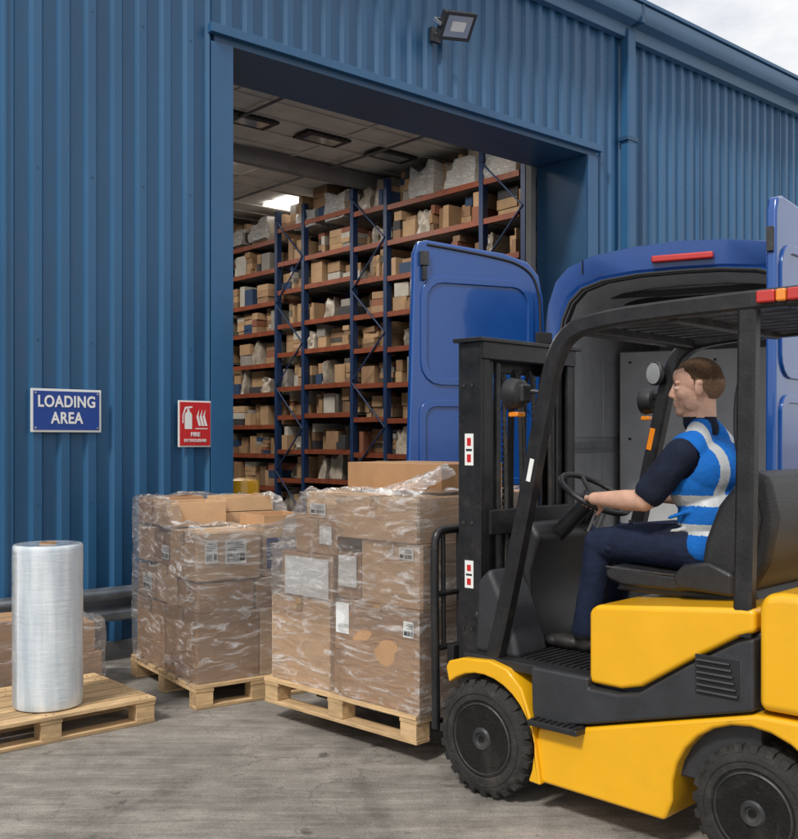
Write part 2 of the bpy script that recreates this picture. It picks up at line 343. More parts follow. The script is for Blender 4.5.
# ------------------------------------------------------------------ racking
R=empty('pallet_racking',P0,ANG)
SF=6.93
posts=[2.16,2.95,5.04,5.88,7.24,8.06,9.75,10.6,12.6,13.4]
pl=[]
for d in posts:
    for s in (SF,SF+1.0):
        pl.append((s-.05,s+.05,d-.04,d+.04,0,5.72)); pl.append((s-.09,s+.09,d-.08,d+.08,0.006,.02))
boxes('uprights',pl,M_rackb,R)
levels=[.22+.56*i for i in range(10)]
bl=[]; dk=[]; bx=[]; wl=[]
bays=[(2.2,2.95,0),(2.95,5.04,.0),(5.04,5.88,.03),(5.88,7.24,.12),(7.24,8.06,.10),(8.06,9.75,-.06),(9.75,10.6,.05),(10.6,12.6,.1),(12.6,13.4,0)]
def fillbay(slo,shi,d0,d1,z,top,hmax):
    d=d0+random.uniform(0,.08)
    while d<d1-.1:
        wd=random.choice([random.uniform(.08,.18),random.uniform(.15,.30),random.uniform(.25,.5)])
        if d+wd>d1-.01: wd=d1-d-.02
        if wd<.07: break
        r=random.random(); ds=random.uniform(-.04,.22); rz=random.uniform(-.2,.2) if random.random()<.5 else 0
        if r<.04: d+=wd*.6; continue
        if r<.14:
            wl.append((slo+ds,shi,d,d+wd-.02,z,z+random.uniform(.2,hmax))); d+=wd; continue
        h=random.uniform(.12,hmax)
        if r<.62:
            n_=random.randint(2,5); hh=hmax*random.uniform(.7,1.05)/n_; zz=z
            for k in range(n_):
                q=random.uniform(-.03,.03); bx.append((slo+ds+abs(q),shi-.1,d+q*.5,d+wd-.02+q*.5,zz,zz+hh*.97,rz+random.uniform(-.06,.06))); zz+=hh
        else:
            bx.append((slo+ds,shi-.1,d,d+wd-.015,z,z+h,rz))
            if h<hmax*.65: bx.append((slo+ds+.04,shi-.2,d+.02,d+wd-.04,z+h+.001,z+h+random.uniform(.06,hmax-h),rz*1.6))
        d+=wd+random.uniform(0,.02)
for (a,b_,o_) in bays:
    for li,z in enumerate(levels):
        z=z+o_*(1 if li%2 else .5)
        for s in (SF-.02,SF+1.0): bl.append((s-.02,s+.02,a+.04,b_-.04,z-.04,z+.04))
        dk.append((SF+.01,SF+.97,a+.04,b_-.04,z+.005,z+.02))
        fillbay(SF+.0,SF+.95,a+.05,b_-.05,z+.041,li==len(levels)-1,.43 if li<len(levels)-1 else .50)
boxes('beams',bl,M_racko,R); boxes('shelf_decks',dk,M_inw,R)
for a,b in ((2.16,2.95),(5.04,5.88),(7.24,8.06),(9.75,10.6)):
    z=.3; i=0
    while z<5.3:
        y0,y1=(a,b) if i%2==0 else (b,a)
        tube('brace',[(SF-.055,y0,z),(SF-.055,y1,z+.75)],.014,M_rackb,R,res=1); z+=.75; i+=1
def goods_mat():
    m=mat('stored_goods',(.3,.2,.1),.7,0,6,.15); N=m.node_tree.nodes; L=m.node_tree.links
    g=N.new('ShaderNodeNewGeometry'); r=N.new('ShaderNodeValToRGB'); r.color_ramp.interpolation='CONSTANT'
    cols=[(.36,.22,.12),(.26,.15,.08),(.46,.30,.17),(.04,.04,.045),(.38,.24,.13),(.46,.43,.38),(.20,.12,.07),(.02,.05,.12),(.42,.27,.15),(.08,.07,.06),(.33,.20,.11),(.26,.24,.22),(.40,.26,.14),(.30,.18,.10),(.24,.09,.05),(.44,.29,.17)]
    e=r.color_ramp.elements
    e[0].color=(*cols[0],1); e[1].position=1/len(cols); e[1].color=(*cols[1],1)
    for i in range(2,len(cols)):
        x=e.new(i/len(cols)); x.color=(*cols[i],1)
    L.new(g.outputs['Random Per Island'],r.inputs[0])
    vm=[n for n in N if n.type=='VECT_MATH'][0]; L.new(r.outputs[0],vm.inputs[0])
    return m
M_goods=goods_mat()
boxes('stored_boxes',bx,M_goods,R,0)
M_fdense=film_mat('film_dense',.30,.9,7,gl=.12,gmax=.75)
tb_=bmesh.new(); bmesh.ops.create_cube(tb_,size=1); bmesh.ops.subdivide_edges(tb_,edges=list(tb_.edges),cuts=4,use_grid_fill=True)
tb_.verts.ensure_lookup_table(); TV=[v.co.copy() for v in tb_.verts]; TF=[tuple(v.index for v in f.verts) for f in tb_.faces]; tb_.free()
def lumps(name,lst,m,parent):
    V=[];F=[]
    for k,b in enumerate(lst):
        x0,x1,y0,y1,z0,z1=b; n=len(V)
        for q in TV:
            nn=mnoise.noise(q*3+Vector((k*3.1,k,0)))
            sc=1+nn*.16-(.10*(abs(q.x)+abs(q.y))*(q.z+.5))
            V.append(((x0+x1)/2+q.x*(x1-x0)*sc,(y0+y1)/2+q.y*(y1-y0)*sc,z0+(q.z+.5)*(z1-z0)*(1+nn*.25 if q.z>.3 else 1)))
        F+=[tuple(i+n for i in f) for f in TF]
    return meshobj(name,V,F,m,parent)
M_fop=mat('wrapped_goods',(.33,.29,.24),.35,0,9,.4,.8,12,island=.4)
lumps('bagged_goods',wl,M_fop,R)
tw=[]
for d in (2.3,3.1,3.95,6.1,6.9,8.4,9.2): tw.append((SF-.03,SF+.9,d,d+random.uniform(.55,.8),5.30,5.30+random.uniform(.25,.5)))
lumps('film_wrapped_loads',tw,M_fdense,R)
RB=empty('pallet_racking',P0,ANG)
pl=[];bl=[]
for d in posts:
    for s in (SF+2.3,SF+3.3): pl.append((s-.05,s+.05,d-.04,d+.04,0,5.72))
for z in levels:
    for s in (SF+2.28,SF+3.3): bl.append((s-.025,s+.025,.9,13.4,z-.045,z+.045))
boxes('uprights',pl+[(SF+2.25,SF+2.35,.9,.98,0,5.72)],M_rackb,RB); boxes('beams',bl,M_racko,RB)
bx=[];wl=[]
for li,z in enumerate(levels): fillbay(SF+2.35,SF+3.2,.95,13.3,z+.046,0,.42)
boxes('stored_boxes',bx,M_goods,RB); lumps('bagged_goods',wl,M_fop,RB)

# ------------------------------------------------------------------ pallets
def pallet(loc,ang,Lx,Wy,z=0):
    e=empty('wooden_pallet',(loc[0],loc[1],z),ang)
    l=[]
    def jit(): return random.uniform(-.004,.004)
    nb=7; bw=.10 if Wy<.9 else .115
    for i in range(nb):
        y=i*(Wy-bw)/(nb-1); l.append((jit(),Lx+jit(),y+jit()*.8,y+bw+jit()*.8,.122,.144+jit()*.3,random.uniform(-.003,.003)))
    for x in (0,(Lx-.12)/2,Lx-.12):
        l.append((x,x+.12,.002,Wy-.002,.1,.1215))
        for y in (0.004,(Wy-.1)/2,Wy-.104): l.append((x+.004,x+.116,y,y+.1,.0225,.0995))
    for y in (0.003,(Wy-.1)/2,Wy-.103): l.append((0.002,Lx-.002,y,y+.1,0.001,.022))
    boxes('boards',l,M_wood,e,.003)
    nl=[]
    for i in range(nb):
        y=i*(Wy-bw)/(nb-1)+bw/2
        for x in (.04,.08,Lx/2-.02,Lx/2+.02,Lx-.08,Lx-.04): nl.append((x-.003,x+.003,y-.003+(.02 if x<.05 else -.02),y+.003+(.02 if x<.05 else -.02),.144,.1458))
    boxes('nail_heads',nl,M_rim,e)
    return e
def cbox(parent,b,m=None,tape='x',rz=None):
    x0,x1,y0,y1,z0,z1=b
    if y0>y1: y0,y1=y1,y0
    if rz is None: rz=random.uniform(-.018,.018)
    m=m or random.choice([M_card,M_card,M_card2,M_card3])
    c=((x0+x1)/2,(y0+y1)/2,z0); e=bpy.data.objects.new('cardboard_box',None); link(e,parent); e.location=c; e.rotation_euler=(0,0,rz)
    hx,hy,h=(x1-x0)/2,(y1-y0)/2,z1-z0
    sx_=random.uniform(-.6,1.3); sy_=random.uniform(-.6,1.3); V=[]
    for q in TV:
        x,y,z=q*2
        px=x*hx+(.010*sx_*math.copysign(1,x)*(1-y*y)*(1-z*z)*.5 if abs(x)>.99 else 0)
        py=y*hy+(.010*sy_*math.copysign(1,y)*(1-x*x)*(1-z*z)*.5 if abs(y)>.99 else 0)
        V.append((px,py,(z+1)/2*h))
    meshobj('carton',V,TF,m,e,.004,2)
    t=.0015; tw=.024
    if tape=='x':
        boxes('tape',[(-hx-t*4,hx+t*4,-tw,tw,h+.0005,h+.002),(-hx-.0075,-hx-.006,-tw,tw,h-.07,h),(hx+.006,hx+.0075,-tw,tw,h-.07,h)],M_tape,e)
    else:
        boxes('tape',[(-tw,tw,-hy-t*4,hy+t*4,h+.0005,h+.002),(-tw,tw,-hy-.0075,-hy-.006,h-.07,h),(-tw,tw,hy+.006,hy+.0075,h-.07,h)],M_tape,e)
    return e
def label(parent,face,b,barcode=False,m=None):
    u0,u1,z0,z1,p=b; t=.0012
    if face=='x': box('label',(p-t,p+t,u0,u1,z0,z1),m or M_label,parent,0)
    else: box('label',(u0,u1,p-t,p+t,z0,z1),m or M_label,parent,0)
    if barcode:
        sgn=-1 if barcode==1 else 1
        q=p+sgn*.002; l=[]; w=u1-u0; hh=z1-z0; u=u0+w*.1
        while u<u0+w*.6:
            k=random.uniform(.002,.006)
            l.append((u,u+k,z0+hh*.1,z0+hh*.42)); u+=k+random.uniform(.002,.005)
        for i in range(4): l.append((u0+w*.1,u0+w*random.uniform(.5,.9),z0+hh*(.55+.09*i),z0+hh*(.58+.09*i)))
        l.append((u0+w*.68,u0+w*.92,z0+hh*.12,z0+hh*.42))
        if face=='x': boxes('print',[(q-.0005,q+.0005,a,b_,c,d) for a,b_,c,d in l],M_black,parent)
        else: boxes('print',[(a,b_,q-.0005,q+.0005,c,d) for a,b_,c,d in l],M_black,parent)
def wrap(parent,loop,z0,ztopf,seed=0,amp=.012,nz=46,per=150,mt=None,name='stretch_film',top=True,base=.006):
    pts=[];tot=0;segs=[]
    n=len(loop)
    for i in range(n):
        a=Vector(loop[i]);b=Vector(loop[(i+1)%n]);l=(b-a).length;segs.append((a,b,l));tot+=l
    for k in range(per):
        t=k/per*tot
        for a,b,l in segs:
            if t<=l: pts.append(a+(b-a)*(t/l)); break
            t-=l
    cx=sum(p.x for p in pts)/per; cy=sum(p.y for p in pts)/per
    V=[];F=[]
    for j in range(nz+1):
        for k,p in enumerate(pts):
            zt=ztopf(p.x,p.y); z=z0+(zt-z0)*j/nz
            dv=Vector((p.x-cx,p.y-cy)).normalized()
            u=p.x*1.3+p.y
            nn=mnoise.noise(Vector((u*3+z*7+seed,seed,z*4-u*2)))+.45*mnoise.noise(Vector((u*6-z*10+seed,3.3,z*13+u*4)))
            off=base+amp*nn; off=max(off,-.001)
            V.append((p.x+dv.x*off,p.y+dv.y*off,z+.006*nn))
    for j in range(nz):
        for k in range(per):
            a=j*per+k;b=j*per+(k+1)%per; F.append((a,b,b+per,a+per))
    if top:
        rings=6
        for r in range(1,rings+1):
            f=1-r*.035
            for k,p in enumerate(pts):
                zt=ztopf(p.x,p.y)
                nn=mnoise.noise(Vector((p.x*9,p.y*9,r*.7+seed)))
                V.append((cx+(p.x-cx)*f,cy+(p.y-cy)*f,zt+.012+.025*nn))
            a0=nz*per+(r-1)*per
            for k in range(per):
                a=a0+k;b=a0+(k+1)%per; F.append((a,b,b+per,a+per))
    return meshobj(name,V,F,mt or M_film,parent)

FO=(.386,4.49,0); FA=math.atan2(.699,-.715)
FM=Matrix.Translation(FO)@Matrix.Rotation(FA,4,'Z')
def fworld(x,y,z=0): return FM@Vector((x,y,z))
p=fworld(.50,-1.08); pallet((p.x,p.y),FA,1.2,1.0,.10)
MS=empty('wrapped_cardboard_boxes',FO,FA)
zb=.2455
mid=[(.50,1.07,-.10,-.60,zb,.755,M_card,'y'),(1.18,1.68,-.12,-.60,zb,.72,M_card2,'y'),(1.078,1.172,-.14,-.5,zb,.47,M_card3,'x'),(1.078,1.172,-.15,-.5,.472,.715,M_card,'x'),
 (.52,1.1,-.62,-1.05,zb,.8,M_card,'x'),(1.12,1.66,-.62,-1.05,zb,.9,M_card3,'x'),
 (.50,.94,-.13,-.57,.757,1.08,M_card2,'y'),(.955,1.14,-.14,-.5,.757,1.0,M_card3,'x'),(1.16,1.60,-.13,-.55,.723,.97,M_card,'y'),
 (.52,1.12,-.11,-.57,1.084,1.31,M_card2,'y'),(1.16,1.50,-.15,-.55,.973,1.165,M_card,'y'),(1.16,1.42,-.16,-.5,1.168,1.31,M_card2,'x'),
 (.50,1.02,-.60,-1.05,.803,1.32,M_card,'x'),(1.12,1.5,-.60,-1.05,.903,1.29,M_card3,'x'),(.60,1.32,-.38,-.88,1.325,1.475,M_card3,'x')]
for b in mid: cbox(MS,b[:6],b[6],b[7])
label(MS,'y',(1.19,1.56,.735,.95,-.1195)); label(MS,'y',(.98,1.12,.82,.985,-.130)); label(MS,'y',(1.0,1.10,.58,.74,-.094))
label(MS,'y',(1.25,1.38,1.19,1.25,-.151),2); label(MS,'y',(.56,.66,1.0,1.06,-.1225),2)
label(MS,'y',(1.19,1.29,1.03,1.13,-.1425)); label(MS,'y',(.53,.60,.62,.70,-.0935),2)
def sst(a,b,x):
    t=min(max((x-a)/(b-a),0),1); return t*t*(3-2*t)
def zt_mid(x,y): return 1.325-.15*sst(1.38,1.50,x)-.19*sst(1.52,1.62,x)+.010*math.sin(x*9+y*7)
wrap(MS,[(.492,-.095),(1.10,-.10),(1.50,-.115),(1.66,-.115),(1.685,-.6),(1.67,-1.06),(1.3,-1.07),(.49,-1.07)],zb-.03,zt_mid,3,.012,per=190,nz=60)
wrap(MS,[(.49,-.09),(1.10,-.10),(1.66,-.11),(1.685,-.6),(1.66,-1.06),(.49,-1.07)],.62,zt_mid,13,.014,nz=40,top=False,per=150,base=.010,mt=M_film2)
V=[];F=[]
for i in range(13):
    for j in range(9):
        u=i/12;v=j/8
        V.append((.52+.34*u*(1-.5*v),-.12-.28*v,1.325+.15*v**.7*(.5+.5*abs(math.sin(u*3.1+.3)))+.014*mnoise.noise(Vector((u*6,v*6,2)))))
for i in range(12):
    for j in range(8):
        a=i*9+j; F.append((a,a+1,a+10,a+9))
meshobj('film_tent',V,F,film_mat('film_tent',.06,.9,6,lo=.50,up=.74,gl=.1),MS)

SA=math.atan2(.57,.82); SO=(-1.2,5.9)
pallet(SO,SA,.85,1.1)
WS=empty('wrapped_cardboard_boxes',(SO[0],SO[1],0),SA)
z1=.146
L1=[(.03,.43,.03,.53,z1,.56),(.44,.80,.03,.50,z1,.56),(.03,.42,.55,1.06,z1,.55),(.44,.80,.55,1.06,z1,.55),
 (.04,.40,.04,.36,.563,.74),(.42,.80,.04,.5,.563,.75),(.04,.41,.38,.72,.563,.80),(.04,.41,.74,1.05,.563,.77),(.43,.80,.55,1.05,.563,.8),
 (.02,.44,.03,.44,.803-.05,1.04),(.46,.80,.05,.5,.753,1.05),(.04,.42,.46,.76,.805,1.0),(.04,.42,.78,1.05,.80,1.03),(.44,.80,.55,1.05,.803,1.12)]
for b in L1: cbox(WS,b)
def open_box(parent,b,m):
    x0,x1,y0,y1,z0,z1=b; t=.008
    boxes('open_carton',[(x0,x1,y0,y0+t,z0,z1),(x0,x1,y1-t,y1,z0,z1),(x0,x0+t,y0+t,y1-t,z0,z1),(x1-t,x1,y0+t,y1-t,z0,z1),(x0+t,x1-t,y0+t,y1-t,z0,z0+.03)],m,parent,.002)
open_box(WS,(.05,.42,.48,.80,1.045,1.20),M_card2); open_box(WS,(.04,.41,.82,1.05,1.045,1.22),M_card); open_box(WS,(.45,.80,.55,.85,1.125,1.22),M_card2); open_box(WS,(.48,.79,.06,.4,1.055,1.13),M_card)
label(WS,'y',(.20,.34,.85,1.0,.0215),1); label(WS,'y',(.07,.15,.86,1.0,.0215),1)
label(WS,'y',(.49,.78,.80,.99,.0415),0,M_sblue)
boxes('printed_panels',[(.51,.60,.0385,.0400,.90,.97),(.62,.76,.0385,.0400,.93,.96),(.62,.72,.0385,.0400,.83,.90)],M_black,WS); boxes('printed_text',[(.51,.74,.0380,.0395,.855,.870),(.62,.70,.0380,.0395,.905,.915)],M_label,WS)
label(WS,'x',(.5,.62,.84,.93,.035),1); label(WS,'x',(.80,.95,.60,.72,.035),1)
def zt_ws(x,y): return 1.07+.14*sst(.35,.5,y)+.015*math.sin(x*11+y*9)
wrap(WS,[(.01,.02),(.82,.02),(.82,1.08),(.01,1.08)],.12,zt_ws,8,.011,per=180,nz=56)
wrap(WS,[(.012,.022),(.818,.022),(.818,1.07),(.012,1.07)],.5,zt_ws,28,.014,nz=36,top=False,per=150,base=.010,mt=M_film2)

LO=(-1.38,5.67)
pp=Matrix.Translation((LO[0],LO[1],0))@Matrix.Rotation(ANG,4,'Z')@Vector((-1.2,0,0))
pallet((pp.x,pp.y),ANG,1.2,.8)
LB=empty('wrapped_cardboard_boxes',(LO[0],LO[1],0),ANG)
for b in [(-.32,.10,.90,1.3,.02,.25),(-.74,-.34,.92,1.3,.02,.26),(-1.2,-.76,.90,1.3,.02,.25),(-.30,.06,.92,1.28,.255,.44),(-.72,-.34,.92,1.28,.265,.50),(-1.2,-.75,.92,1.3,.255,.47)]: cbox(LB,b,M_card3 if random.random()<.5 else M_card)
wrap(LB,[(-1.22,.89),(.11,.89),(.11,1.31),(-1.22,1.31)],.02,lambda x,y:.48+.02*math.sin(x*8)-(.04 if x>-.3 else 0),18,.012,nz=24)
def roll_mat():
    m=bpy.data.materials.new('film_roll'); m.use_nodes=True; N=m.node_tree.nodes; L=m.node_tree.links; b=N['Principled BSDF']
    tc=N.new('ShaderNodeTexCoord'); mp=N.new('ShaderNodeMapping'); mp.inputs['Scale'].default_value=(6,6,.7); L.new(tc.outputs['Object'],mp.inputs[0])
    n=N.new('ShaderNodeTexNoise'); n.inputs['Scale'].default_value=2; n.inputs['Detail'].default_value=5; L.new(mp.outputs[0],n.inputs['Vector'])
    r=N.new('ShaderNodeValToRGB'); r.color_ramp.elements[0].position=.35; r.color_ramp.elements[0].color=(.46,.53,.59,1); r.color_ramp.elements[1].position=.65; r.color_ramp.elements[1].color=(.74,.78,.81,1)
    L.new(n.outputs['Fac'],r.inputs[0]); L.new(r.outputs[0],b.inputs['Base Color'])
    b.inputs['Roughness'].default_value=.16; b.inputs['Coat Weight'].default_value=.8; b.inputs['Coat Roughness'].default_value=.06
    b.inputs['Subsurface Weight'].default_value=.35; b.inputs['Subsurface Radius'].default_value=(.05,.06,.07); b.inputs['Subsurface Scale'].default_value=1
    mp2=N.new('ShaderNodeMapping'); mp2.inputs['Scale'].default_value=(1,1,5); L.new(tc.outputs['Object'],mp2.inputs[0])
    n2=N.new('ShaderNodeTexNoise'); n2.inputs['Scale'].default_value=9; n2.inputs['Detail'].default_value=3; L.new(mp2.outputs[0],n2.inputs['Vector'])
    bp=N.new('ShaderNodeBump'); bp.inputs['Strength'].default_value=.3; bp.inputs['Distance'].default_value=.01; L.new(n2.outputs['Fac'],bp.inputs['Height']); L.new(bp.outputs[0],b.inputs['Normal'])
    return m
M_roll=roll_mat()
RR=empty('plastic_film_roll',(-1.93,5.50,.1465))
prof=[(.174,.0),(.183,.006)]+[(.185+.0010*math.sin(i*1.3),.012+i*.05) for i in range(18)]+[(.184,.876),(.178,.884),(.16,.886),(.12,.882),(.08,.885),(.05,.882),(.046,.884),(.046,.80)]
lathe('film',prof,M_roll,RR,n=96)
lathe('core',[(.030,.80),(.045,.80),(.045,.892),(.038,.892),(.037,.81)],M_card3,RR)
V=[];F=[]
for j in range(25):
    for k in range(9):
        a=math.radians(-160+k*4); r=.187+.008*(k/8)**2*(.5+abs(math.sin(j*.4))); V.append((r*math.cos(a),r*math.sin(a),.01+j*.0355))
for j in range(24):
    for k in range(8): F.append((j*9+k,j*9+k+1,j*9+k+10,j*9+k+9))
meshobj('loose_film_end',V,F,film_mat('loose_film',.10,.5,4,(1,1,.6)),RR)

# ------------------------------------------------------------------ van
VA=math.atan2(-.453,.891); VO=(1.05,7.35,0)
VN=empty('delivery_van',VO,VA)
W=1.96
half=[(0,.45),(-.01,1.2),(0,2.40),(.03,2.60),(.085,2.76),(.18,2.86),(.36,2.93),(.65,2.97),(.98,2.985)]
outer=half+[(W-x,z) for x,z in reversed(half[:-1])]
halfi=[(.12,.62),(.11,1.2),(.12,2.30),(.145,2.48),(.20,2.61),(.29,2.70),(.45,2.75),(.70,2.775),(.98,2.78)]
inner=halfi+[(W-x,z) for x,z in reversed(halfi[:-1])]
def sweep(name,rings,m,close=False,cap0=False,cap1=False,bevel=0):
    V=[];F=[];n=len(rings[0])
    for r in rings: V+=r
    for k in range(len(rings)-1):
        for i in range(n if close else n-1):
            j=(i+1)%n; F.append((k*n+i,k*n+j,(k+1)*n+j,(k+1)*n+i))
    if cap0: F.append(tuple(range(n)))
    if cap1: F.append(tuple(range((len(rings)-1)*n,len(rings)*n)))
    return meshobj(name,V,F,m,VN,bevel)
def ring(prof,y,sx=1,sz=1,zo=0): return [((x-W/2)*sx+W/2,y,z*sz+zo) for x,z in prof]
body=[ring(outer,.02,.985,.997),ring(outer,.05,.995),ring(outer,.10),ring(outer,3.4),ring(outer,3.9,.97,.97),ring(outer,4.4,.93,.72),ring(outer,5.1,.86,.42,.15)]
o=sweep('body_shell',body,M_van,close=True,cap1=True)
sweep('rear_frame',[ring(outer,.02,.985,.997),ring(inner,.035,1.06,1.02,-.03),ring(inner,.05,1.02,1.008,-.01),ring(inner,.03)],M_van,close=True)
ins=[( (x-W/2)*.985+W/2, z-.012) for x,z in inner]
sweep('door_seal',[ring(inner,.03),ring(inner,.010),ring(ins,.010),ring(ins,.06)],M_vandk,close=True)
sweep('interior_lining',[ring(ins,.05),ring(ins,.25,.98,.99),ring(ins,3.0,.98,.99)],M_vanin,close=True,cap1=True)
sweep('interior_trim',[ring([((x-W/2)*.975+W/2,z-.02) for x,z in inner],.06),ring([((x-W/2)*.975+W/2,z-.02) for x,z in inner],.16)],M_vandk)
boxes('load_floor',[(.15,W-.15,.05,3.0,.62,.66)],M_vandk,VN)
boxes('wall_panels',[(.14,.155,.22+.9*i,1.08+.9*i,.8,1.5) for i in range(3)]+[(.14,.155,.22+.9*i,1.08+.9*i,1.62,2.25) for i in range(3)],M_vanin,VN,.006)
boxes('bulkhead_panel',[(.20,W-.20,1.45,1.48,.66,2.35)],M_vanin,VN,.01)
boxes('bulkhead_fixings',[(x,x+.02,1.442,1.4495,z,z+.02) for x in (.28,W/2,W-.30) for z in (.9,1.6,2.25)],M_vandk,VN)
boxes('roof_bows',[(.3,W-.3,.5+.4*i,.55+.4*i,2.68,2.72) for i in range(3)],M_vandk,VN)
boxes('wall_rail',[(.16,.185,.1,1.28,1.54,1.58)],M_steel,VN)
box('rear_bumper',(.02,W-.02,-.12,.1,.42,.58),M_vandk,VN,.02)
box('high_brake_light',(.80,1.22,-.02,.04,2.835,2.885),M_redl,VN,.014)
boxes('header_seams',[(.3,.304,.0,.04,2.80,2.90),(W-.304,W-.3,.0,.04,2.80,2.90)],M_vandk,VN)
tube('roof_gutter',[(.08,.1,2.76),(.08,3.3,2.76)],.012,M_vandk,VN)
for (x,y) in ((.0,.95),(W-.26,.95),(.02,4.1),(W-.28,4.1)):
    o=lathe('wheel',[(.2,0),(.33,.01),(.345,.04),(.345,.2),(.33,.23),(.2,.24)],M_rub,VN,axis='X'); o.location=(x,y,.345)
for x in (.02,W-.10): box('tail_lamp',(x,x+.08,-.012,.02,1.0,1.6),M_redl,VN,.012)
def van_door(name,hinge,end,ztop,zb_=.55,slant=.06):
    h=Vector(hinge);e=Vector(end);d=(e-h);Lg=d.length;ang=math.atan2(d.y,d.x)
    D=bpy.data.objects.new(name,None); link(D,VN)
    D.matrix_parent_inverse=(Matrix.Translation(VO)@Matrix.Rotation(VA,4,'Z')).inverted()
    D.location=(h.x,h.y,0); D.rotation_euler=(0,0,ang)
    pr=[(0,zb_),(Lg+slant,zb_),(Lg+.0,ztop-.10),(Lg-.03,ztop-.02),(Lg-.10,ztop),(.34,ztop-.05),(.14,ztop-.10),(.05,ztop-.19),(.012,ztop-.34),(0,ztop-.55)]
    prism('door_skin',pr,-.03,.03,M_van,D,.018,4)
    return D,Lg
def rrect(x0,x1,z0,z1,r=.06,n=4):
    P=[]
    for cx,cz,a0 in ((x1-r,z1-r,0),(x0+r,z1-r,90),(x0+r,z0+r,180),(x1-r,z0+r,270)):
        for i in range(n+1):
            a=math.radians(a0+90*i/n); P.append((cx+r*math.cos(a),cz+r*math.sin(a)))
    return P
def ringpanel(D,y0,y1,po,pi,m):
    n=len(po); V=[(a,y0,b) for a,b in po]+[(a,y1,b) for a,b in po]+[(a,y1,b) for a,b in pi]+[(a,y0,b) for a,b in pi]
    F=[]
    for i in range(n):
        j=(i+1)%n
        F+= [(i,j,n+j,n+i),(n+i,n+j,2*n+j,2*n+i),(2*n+i,2*n+j,3*n+j,3*n+i)]
    meshobj('pressing',V,F,m,D,.006,2)
D,Lg=van_door('rear_door_left',(1.05,7.30),(.09,6.90),2.985)
for s_ in (1,-1):
    y=.0305*s_
    ringpanel(D,y,y+s_*.014,rrect(.10,Lg-.05,1.98,2.74,.15),rrect(.15,Lg-.10,2.03,2.69,.12),M_van)
    ringpanel(D,y,y+s_*.014,rrect(.07,Lg-.04,1.28,1.88,.10),rrect(.12,Lg-.09,1.33,1.83,.08),M_van)
    ringpanel(D,y,y+s_*.014,rrect(.07,Lg-.04,.62,1.20,.10),rrect(.12,Lg-.09,.67,1.15,.08),M_van)
    yy=sorted((y,y+s_*.035)); boxes('latch',[(Lg-.10,Lg-.04,yy[0],yy[1],2.80,2.90),(Lg-.085,Lg-.055,yy[0],yy[1],2.70,2.795)],M_rim,D,.004)
    box('door_handle',(Lg-.22,Lg-.10,yy[0],yy[1],1.20,1.26),M_vandk,D,.008)
tube('door_gasket',[(.03,.034,.6),(.03,.034,2.5),(.07,.034,2.74),(.16,.034,2.84),(.36,.034,2.90),(Lg-.10,.034,2.95)],.009,M_vandk,D)
tube('door_gasket',[(.03,-.034,.6),(.03,-.034,2.5),(.07,-.034,2.74),(.16,-.034,2.84),(.36,-.034,2.90),(Lg-.10,-.034,2.95)],.009,M_vandk,D)
D2,Lg2=van_door('rear_door_right',(2.82,6.44),(2.09,5.62),2.99,slant=.02)
for s_ in (1,-1):
    y=.0305*s_
    ringpanel(D2,y,y+s_*.014,rrect(.10,Lg2-.05,1.95,2.72,.14),rrect(.15,Lg2-.10,2.0,2.67,.12),M_van)
    ringpanel(D2,y,y+s_*.014,rrect(.07,Lg2-.05,.7,1.86,.10),rrect(.12,Lg2-.10,.75,1.81,.08),M_van)
boxes('strike',[(Lg2+.0005,Lg2+.02,-.02,.02,2.66,2.80)],M_rim,D2,.004)
box('hinge',(-.05,.08,-.05,.05,2.3,2.38),M_vandk,D,.006); box('hinge',(-.05,.08,-.05,.05,1.2,1.28),M_vandk,D,.006)

# ------------------------------------------------------------------ forklift
FK=empty('forklift_truck',FO,FA)
def wheel(x,y,z,r,wd,near=True):
    e=bpy.data.objects.new('wheel',None); link(e,FK); e.location=(x,y,z)
    if not near: e.rotation_euler=(0,0,math.pi)
    R_=r
    prof=[(R_*.62,0.02),(R_*.64,.0),(R_*.68,-.010),(R_*.86,-.008),(R_*.93,.004),(R_*.985,.03),(R_,.05),(R_,wd-.05),(R_*.985,wd-.03),(R_*.9,wd),(R_*.6,wd)]
    lathe('tyre',prof,M_rub,e,axis='Y',n=64)
    V=[];F=[];nl=24
    for i in range(nl):
        a=2*math.pi*i/nl
        for side in (0,1):
            aa=a+(math.pi/nl if side else 0)
            ya,yb_=(( .004,-wd*.46) if side==0 else (-wd*.54,-wd-.004))
            hw=.075; k=len(V)
            for (rr,yy,da) in ((R_*.90,ya,-hw),(R_*.90,ya,hw),(R_*.9,yb_,hw),(R_*.9,yb_,-hw),(R_+.004,ya-.012 if side==0 else ya,-hw*.85),(R_+.004,ya-.012 if side==0 else ya,hw*.85),(R_+.008,yb_ if side==0 else yb_+.012,hw*.85),(R_+.008,yb_ if side==0 else yb_+.012,-hw*.85)):
                V.append((rr*math.cos(aa+da),yy,rr*math.sin(aa+da)))
            F+=[tuple(q+k for q in f) for f in BF]
    meshobj('tread',V,F,M_rub,e,.003,1)
    lathe('rim',[(R_*.625,.03),(R_*.625,-.006),(R_*.60,-.010),(R_*.575,.0),(R_*.555,.05),(R_*.50,.062),(R_*.44,.060),(R_*.40,.045),(R_*.36,.042),(R_*.24,.042),(R_*.215,.030),(R_*.205,-.004),(R_*.17,-.014),(R_*.12,-.014),(R_*.10,-.006),(R_*.04,-.004)],M_rim,e,axis='Y',n=56)
    for i in range(8):
        a=2*math.pi*i/8
        lathe('wheel_nut',[(.012,.045),(.012,.022),(.008,.016)],M_steel,e,axis='Y',n=6,loc=(R_*.30*math.cos(a),.0,R_*.30*math.sin(a)))
    lathe('bead_ring',[(R_*.80,-.005),(R_*.80,-.013),(R_*.785,-.013),(R_*.785,-.005)],M_rub,e,axis='Y',n=48)
